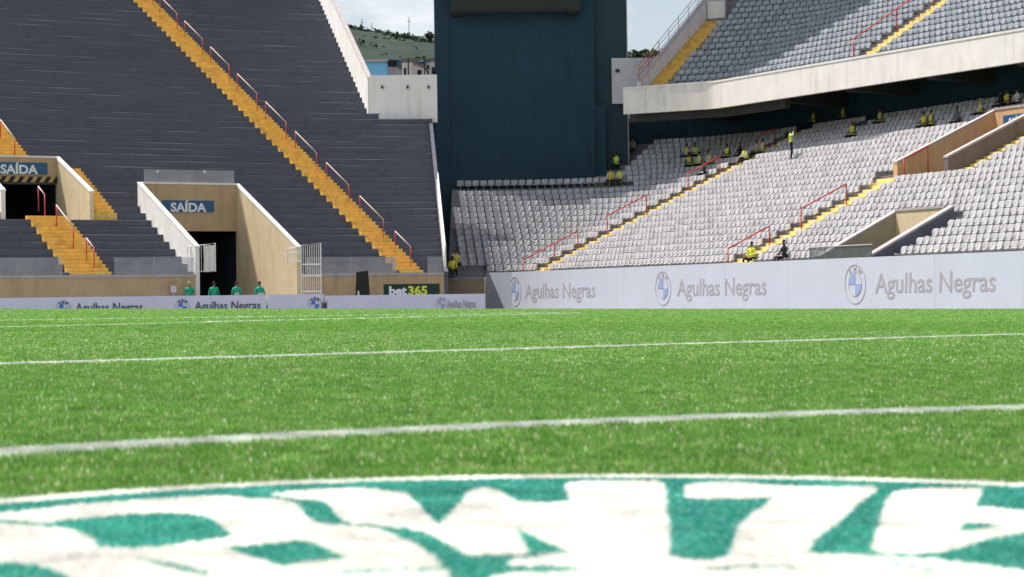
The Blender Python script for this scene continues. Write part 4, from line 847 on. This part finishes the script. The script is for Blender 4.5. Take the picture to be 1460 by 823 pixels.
for px, py, lab, kw in (
    (870, 251, 'steward with gold vest seated at the end of the walkway below the tower', dict(vest='yellow_b', skin=1)),
    (884, 251, 'steward with bright yellow vest seated right of the gold vest below the tower', dict()),
    (873, 227, 'steward in pale green vest seated against the tower wall', dict(vest='yellow', sleeve='green')),
    (886, 206, 'steward in yellow vest seated beside the tower, above the pale green vest', dict(sleeve='black')),
    (885, 190, 'person in tan top seated highest beside the tower in the shade', dict(vest=None, sleeve='tan')),
    (979, 218, 'first yellow steward of the row seated left of the first aisle', dict()),
    (992, 217, 'second yellow steward of the row, seated close beside the first', dict(pose='sit_lean')),
    (997, 229, 'yellow steward with white sleeves seated one row lower in the group', dict(skin=1)),
    (1013, 227, 'yellow steward leaning forward at the right of the lower pair', dict(pose='sit_lean', vest='yellow_b')),
    (1036, 215, 'lone yellow steward seated in the shade between the group and the aisle', dict(sleeve='black')),
    (1065, 216, 'yellow steward bending forward in the last seat before the red handrail', dict(pose='sit_lean')),
    (1079, 208, 'person in tan top and black trousers seated at the aisle edge', dict(vest=None, sleeve='tan')),
    (1095, 203, 'yellow steward seated just beyond the aisle handrail in the shade', dict(vest='yellow_b', sleeve='tan')),
    (1162, 164, 'dim steward seated deep under the upper tier, leftmost there', dict(vest='yellow_b', sleeve='grey')),
    (1196, 162, 'dim steward seated deep under the upper tier, second from the left', dict(vest='yellow_b', sleeve='grey')),
    (1224, 178, 'steward in dull vest seated at the shade edge under the long fascia', dict(vest='yellow_b', sleeve='grey')),
    (1256, 163, 'steward alone in dark row under the middle of the fascia', dict(vest='yellow_b', sleeve='grey')),
    (1322, 166, 'left of two stewards seated side by side left of the ochre portal', dict(vest='yellow_b', sleeve='grey')),
    (1337, 162, 'right of two stewards seated side by side left of the ochre portal', dict(vest='yellow_b', sleeve='grey')),
    (1394, 152, 'steward with cap seated right above the ochre portal wall', dict(vest='yellow_b', cap='tan', skin=1)),
    (985, 231, 'crouched steward in black with gold vest just left of the lower pair', dict(pose='sit_lean', vest='yellow_b', sleeve='black')),
    (1003, 238, 'person in black seated lowest in the steward group', dict(vest=None, sleeve='black')),
    (1050, 214, 'person in black seated between the lone steward and the aisle', dict(vest=None, sleeve='black')),
    (1372, 158, 'person in dark clothes seated left of the steward with cap', dict(vest=None, sleeve='grey')),
    (1424, 140, 'person in dark clothes seated deep in shade above the ochre portal, left one', dict(vest=None, sleeve='black')),
    (1438, 136, 'dim steward seated deep in shade above the ochre portal, middle one', dict(vest='yellow_b', sleeve='black')),
    (1452, 134, 'person in light shirt seated deep in shade above the ochre portal, right one', dict(vest=None, sleeve='white')),
    (1060, 362, 'steward in yellow jacket seated in the front row at the foot of the second aisle', dict(sleeve='yellow')),
    (1098, 364, 'person in black seated in the front row beside the second aisle', dict(vest=None, sleeve='black')),
    (651, 367, 'steward in dull gold vest seated in the front corner by the divider fence', dict(vest='yellow_b', skin=1)),
    (645, 383, 'person in yellow green jacket seated lowest in the corner by the divider fence', dict(sleeve='yellow')),
): seat_person(px, py, lab, **kw)
q, d = SR.hit(1113, 240); n = math.ceil(d / SR.t); X = SR.p(q, n * SR.t + .25); X.z += .27
o = person('stand_hand', X.x, X.y, X.z, math.atan2(SR.fr(q)[1].y, SR.fr(q)[1].x) + math.pi * .85, 'standing steward in long yellow vest with hand raised to the head among the pale seats', 'yellow', 'white'); 
for px, lab, kw in ((270, 'person in green jacket and red cap behind the boards, leftmost of four', dict(cap='tan', skin=1)), (305, 'person in green jacket before the left edge of the dark portal', dict()), (337, 'person in green jacket in front of the dark portal opening', dict()), (370, 'person in dark green jacket at the right side of the portal opening', dict())):
    p = at(px, 403.5, 116.8); person('stand', p.x, p.y, -.75 + max(0, p.z + .75 - 1.69), random.uniform(-.9, .9) + (math.pi if px > 320 else 0), lab, 'green', 'green', group='people in green jackets behind the boards', **kw)

# ------------------------------------------------------------------ beyond the stadium
hb_ = MB(); M_hill = mat('scrub_hillside', (.012, .026, .018), .95, col2=(.034, .055, .034), scale=.09, coord='World', detail=10, bump=.6, bscale=.4)
import mathutils
ns = mathutils.noise
prof = [(-6000, 70), (-1500, 20), (300, 22), (440, 30), (485, 40), (520, 44), (560, 50), (600, 57), (622, 60), (700, 68), (850, 82), (1100, 98), (2500, 110), (6000, 120)]
NX, NY = 160, 26; xs_ = np.interp(np.linspace(0, 1, NX), [0, .1, .8, .93, 1], [-2200, -250, 250, 900, 2200])
def ridge(x, D): px = 730 + x / 800 * F; return float(np.interp(px, [a for a, b in prof], [b for a, b in prof]))
for i in range(NX):
    for j in range(NY):
        x = xs_[i]; t = j / (NY - 1); y = 480 + t * 480; top = at(730, 0, 800).z * 0 + H + (411.5 + 15.5 - ridge(x, 800)) / F * 800
        zz = top * math.sin(min(1, t / .667) * math.pi / 2) ** .8 * (1 if t < .667 else 1 - (t - .667) * .8)
        zz += ns.fractal(Vector((x * .02, y * .02, 0)), 1, 2, 5) * 3 * min(1, t * 3); hb_.v.append((x, y, zz - 2))
for i in range(NX - 1):
    for j in range(NY - 1): a = i * NY + j; hb_.f.append((a, a + NY, a + NY + 1, a + 1)); hb_.m.append(0)
ho = tag(hb_.build('hill', M_hill, None, True), 'green scrub covered hill rising behind the stadium', None, None, 'structure')
# scrub on the hill
M_leaf = mat('scrub_leaf', (.016, .036, .018), .9, col2=(.045, .078, .036), scale=.3, coord='World', bump=0)
sb_ = MB()
def clump(mb, c, r, n, rr, flat=.7):
    for _ in range(n):
        v = Vector((rr.gauss(0, 1), rr.gauss(0, 1), rr.gauss(0, 1))).normalized() * r * rr.uniform(.45, 1.05); v.z *= flat; p = c + v; s = r * rr.uniform(.16, .34)
        a = Vector((rr.uniform(-1, 1), rr.uniform(-1, 1), rr.uniform(-1, 1))).normalized() * s; b = a.cross(Vector((rr.uniform(-1, 1), rr.uniform(-1, 1), rr.uniform(-1, 1)))).normalized() * s
        mb.quad([p - a, p + b, p + a, p - b])
rr = random.Random(4)
for k in range(3000):
    x = rr.uniform(-110, 70) ; t = rr.choice([rr.uniform(.15, .66), rr.uniform(.15, .66), rr.uniform(.58, .67)]); i = np.searchsorted(xs_, x); j = int(t * (NY - 1)); z = hb_.v[min(i, NX - 1) * NY + j][2]; y = 480 + t * 480
    clump(sb_, Vector((x, y, z + 1)), rr.uniform(.7, 2.2), 16, rr)
tag(sb_.build('scrub', M_leaf), 'bushes and low trees scattered over the hillside', None, None, 'stuff')
def tree(base, h, r, label, name='broadleaf_tree', n=500, seed=1):
    rr = random.Random(seed); o = thing(name, label, 'tree', base); mb = MB(); b = Vector(base)
    mb.tube([b, b + Vector((.1, 0, h * .35)), b + Vector((-.1, .1, h * .7))], [h * .035, h * .026, h * .012], 7)
    for k in range(5): a = rr.uniform(0, 6.28); mb.tube([b + Vector((0, 0, h * .4)), b + Vector((math.cos(a) * r * .6, math.sin(a) * r * .6, h * rr.uniform(.6, .8)))], [h * .015, h * .006], 5)
    mb.build('trunk', mat('bark', (.09, .07, .05), .9), o); cb = MB()
    for k in range(9): a = rr.uniform(0, 6.28); q = r * rr.uniform(0, .6); clump(cb, b + Vector((math.cos(a) * q, math.sin(a) * q, h * rr.uniform(.6, .88))), r * .5, n // 9, rr, .8)
    cb.build('crown', M_leaf, o)
p = at(914, 70, 230); tree((p.x, p.y, p.z - 9.3), 10, 2.2, 'dark leafy tree top showing over the grey wall right of the tower', seed=3)
for px, py, hh in ((494, 38, 5), (503, 41, 4), (613, 50, 6)): p = at(px, py, 770); tree((p.x, p.y, p.z - hh * .8), hh, hh * .42, {494: 'dark tree on the hill crest beside the white parapet', 503: 'second dark tree on the hill crest, a little lower', 613: 'spiky lone tree on the hill crest beside the tower'}[px], n=270, seed=px)
# masts
for px, y0_, y1_, lab in ((516, 44, 26, 'thin radio mast on the hill crest, leftmost'), (530, 46, 33, 'short radio mast on the hill crest, second from the left'), (583, 54, 24, 'tall thin radio mast on the crest nearest the tower')):
    a, b = at(px, y0_ + 4, 780), at(px, y1_, 780); o = thing('radio_mast', lab, 'mast', a, 0, 'radio masts on the hill crest'); mb = MB(); mb.tube([a, b], .13, 5); mb.build('mast', M_metal, o); mb = MB(); mb.box(b.x - .5, b.x + .5, b.y - .05, b.y + .05, b.z - 1.6, b.z - 1.4); mb.build('antenna', M_metal, o)
# houses
M_roof = mat('fibre_cement_roof', (.16, .14, .14), .9, var=.2, scale=.6, coord='World')
def house(px0, px1, ytop, D, m, label, win=(), dep=8, roof=None, slope=0):
    a, b = at(px0, ytop, D), at(px1, ytop, D); o = thing('house', label, 'house', ((a.x + b.x) / 2, D, 0), 0, 'houses beyond the stadium'); mb = MB()
    zb_ = -.9; zl_, zr_ = a.z, a.z - slope
    mb.hexa([(a.x, D, zb_), (b.x, D, zb_), (b.x, D + dep, zb_), (a.x, D + dep, zb_)], [(a.x, D, zl_), (b.x, D, zr_), (b.x, D + dep, zr_), (a.x, D + dep, zl_)]); mb.build('wall', m, o)
    rb_ = MB(); rb_.hexa([(a.x - .2, D - .4, zl_ + .01), (b.x + .2, D - .4, zr_ + .01), (b.x + .2, D + dep, zr_ + .01), (a.x - .2, D + dep, zl_ + .01)], [(a.x - .2, D - .4, zl_ + .3), (b.x + .2, D - .4, zr_ + .3), (b.x + .2, D + dep, zr_ + .3), (a.x - .2, D + dep, zl_ + .3)]); rb_.build('roof', roof or M_roof, o)
    for (wx0, wx1, wy0, wy1) in win:
        p, q_ = at(wx0, wy1, D), at(wx1, wy0, D); fb = MB(); fb.box(p.x - .1, q_.x + .1, D - .08, D + .02, p.z - .1, q_.z + .1); f_ = fb.build('window', M_lil, o); pb_ = MB(); pb_.box(p.x, q_.x, D - .12, D - .07, p.z, q_.z); pb_.build('pane', M_dark, f_)
    return o
M_blueh = mat('bright_blue_wall', (.20, .50, .80), .8, var=.05, scale=.3, coord='World', grime=.1); M_pinkh = mat('pinkish_plaster', (.62, .53, .54), .85, var=.08, scale=.3, coord='World', grime=.25); M_beih = mat('grey_plaster', (.66, .60, .60), .85, var=.08, scale=.3, coord='World', grime=.25)
house(500, 551, 89, 300, M_blueh, 'bright blue house wall beyond the stadium', roof=M_capl)
house(552, 573, 88, 304, M_pinkh, 'pinkish house with dark roof right of the blue one', slope=1.0)
house(573, 592, 87, 296, M_beih, 'pale grey house in the middle of the row beyond the wall', [(576, 579, 97, 108)])
house(591, 606, 91, 292, M_pinkh, 'house with sloping dark roof second from the tower', [(595, 601, 100, 108)], slope=.6)
house(604, 640, 87, 301, M_beih, 'house nearest the tower with two dark windows', [(609, 612, 93, 99), (616, 620, 96, 106)])
for px, y0_, lab in ((572, 84, 'blue water tank on the roof of the pinkish house'), (600, 87, 'blue water tank on the sloping roofed house'), (558, 85, 'dark water tank at the left of the house roofs')):
    p = at(px, y0_, 298); o = thing('water_tank', lab, 'water tank', p, 0, 'rooftop water tanks'); mb = MB(); mb.tube([p + Vector((0, 2, -.7)), p + Vector((0, 2, .1))], [.55, .65], 12); mb.build('tank', M_signb if 'blue' in lab else M_dark, o); mb = MB(); mb.tube([p + Vector((0, 2, .1)), p + Vector((0, 2, .25))], [.67, .2], 12); mb.build('lid', M_signb if 'blue' in lab else M_dark, o)
for px, lab in ((582, 'slim utility pole between the far houses, left one'), (605, 'dark utility pole between the far houses, right one')):
    a, b = at(px, 112, 285), at(px, 82, 285); o = thing('utility_pole', lab, 'pole', (a.x, a.y, -.9), 0, 'utility poles by the far houses'); mb = MB(); mb.tube([(a.x, a.y, -.9), b], .09, 6); mb.build('pole', M_under, o); mb = MB(); mb.box(b.x - .8, b.x + .8, b.y - .05, b.y + .05, b.z - .6, b.z - .48); mb.build('crossarm', M_under, o)
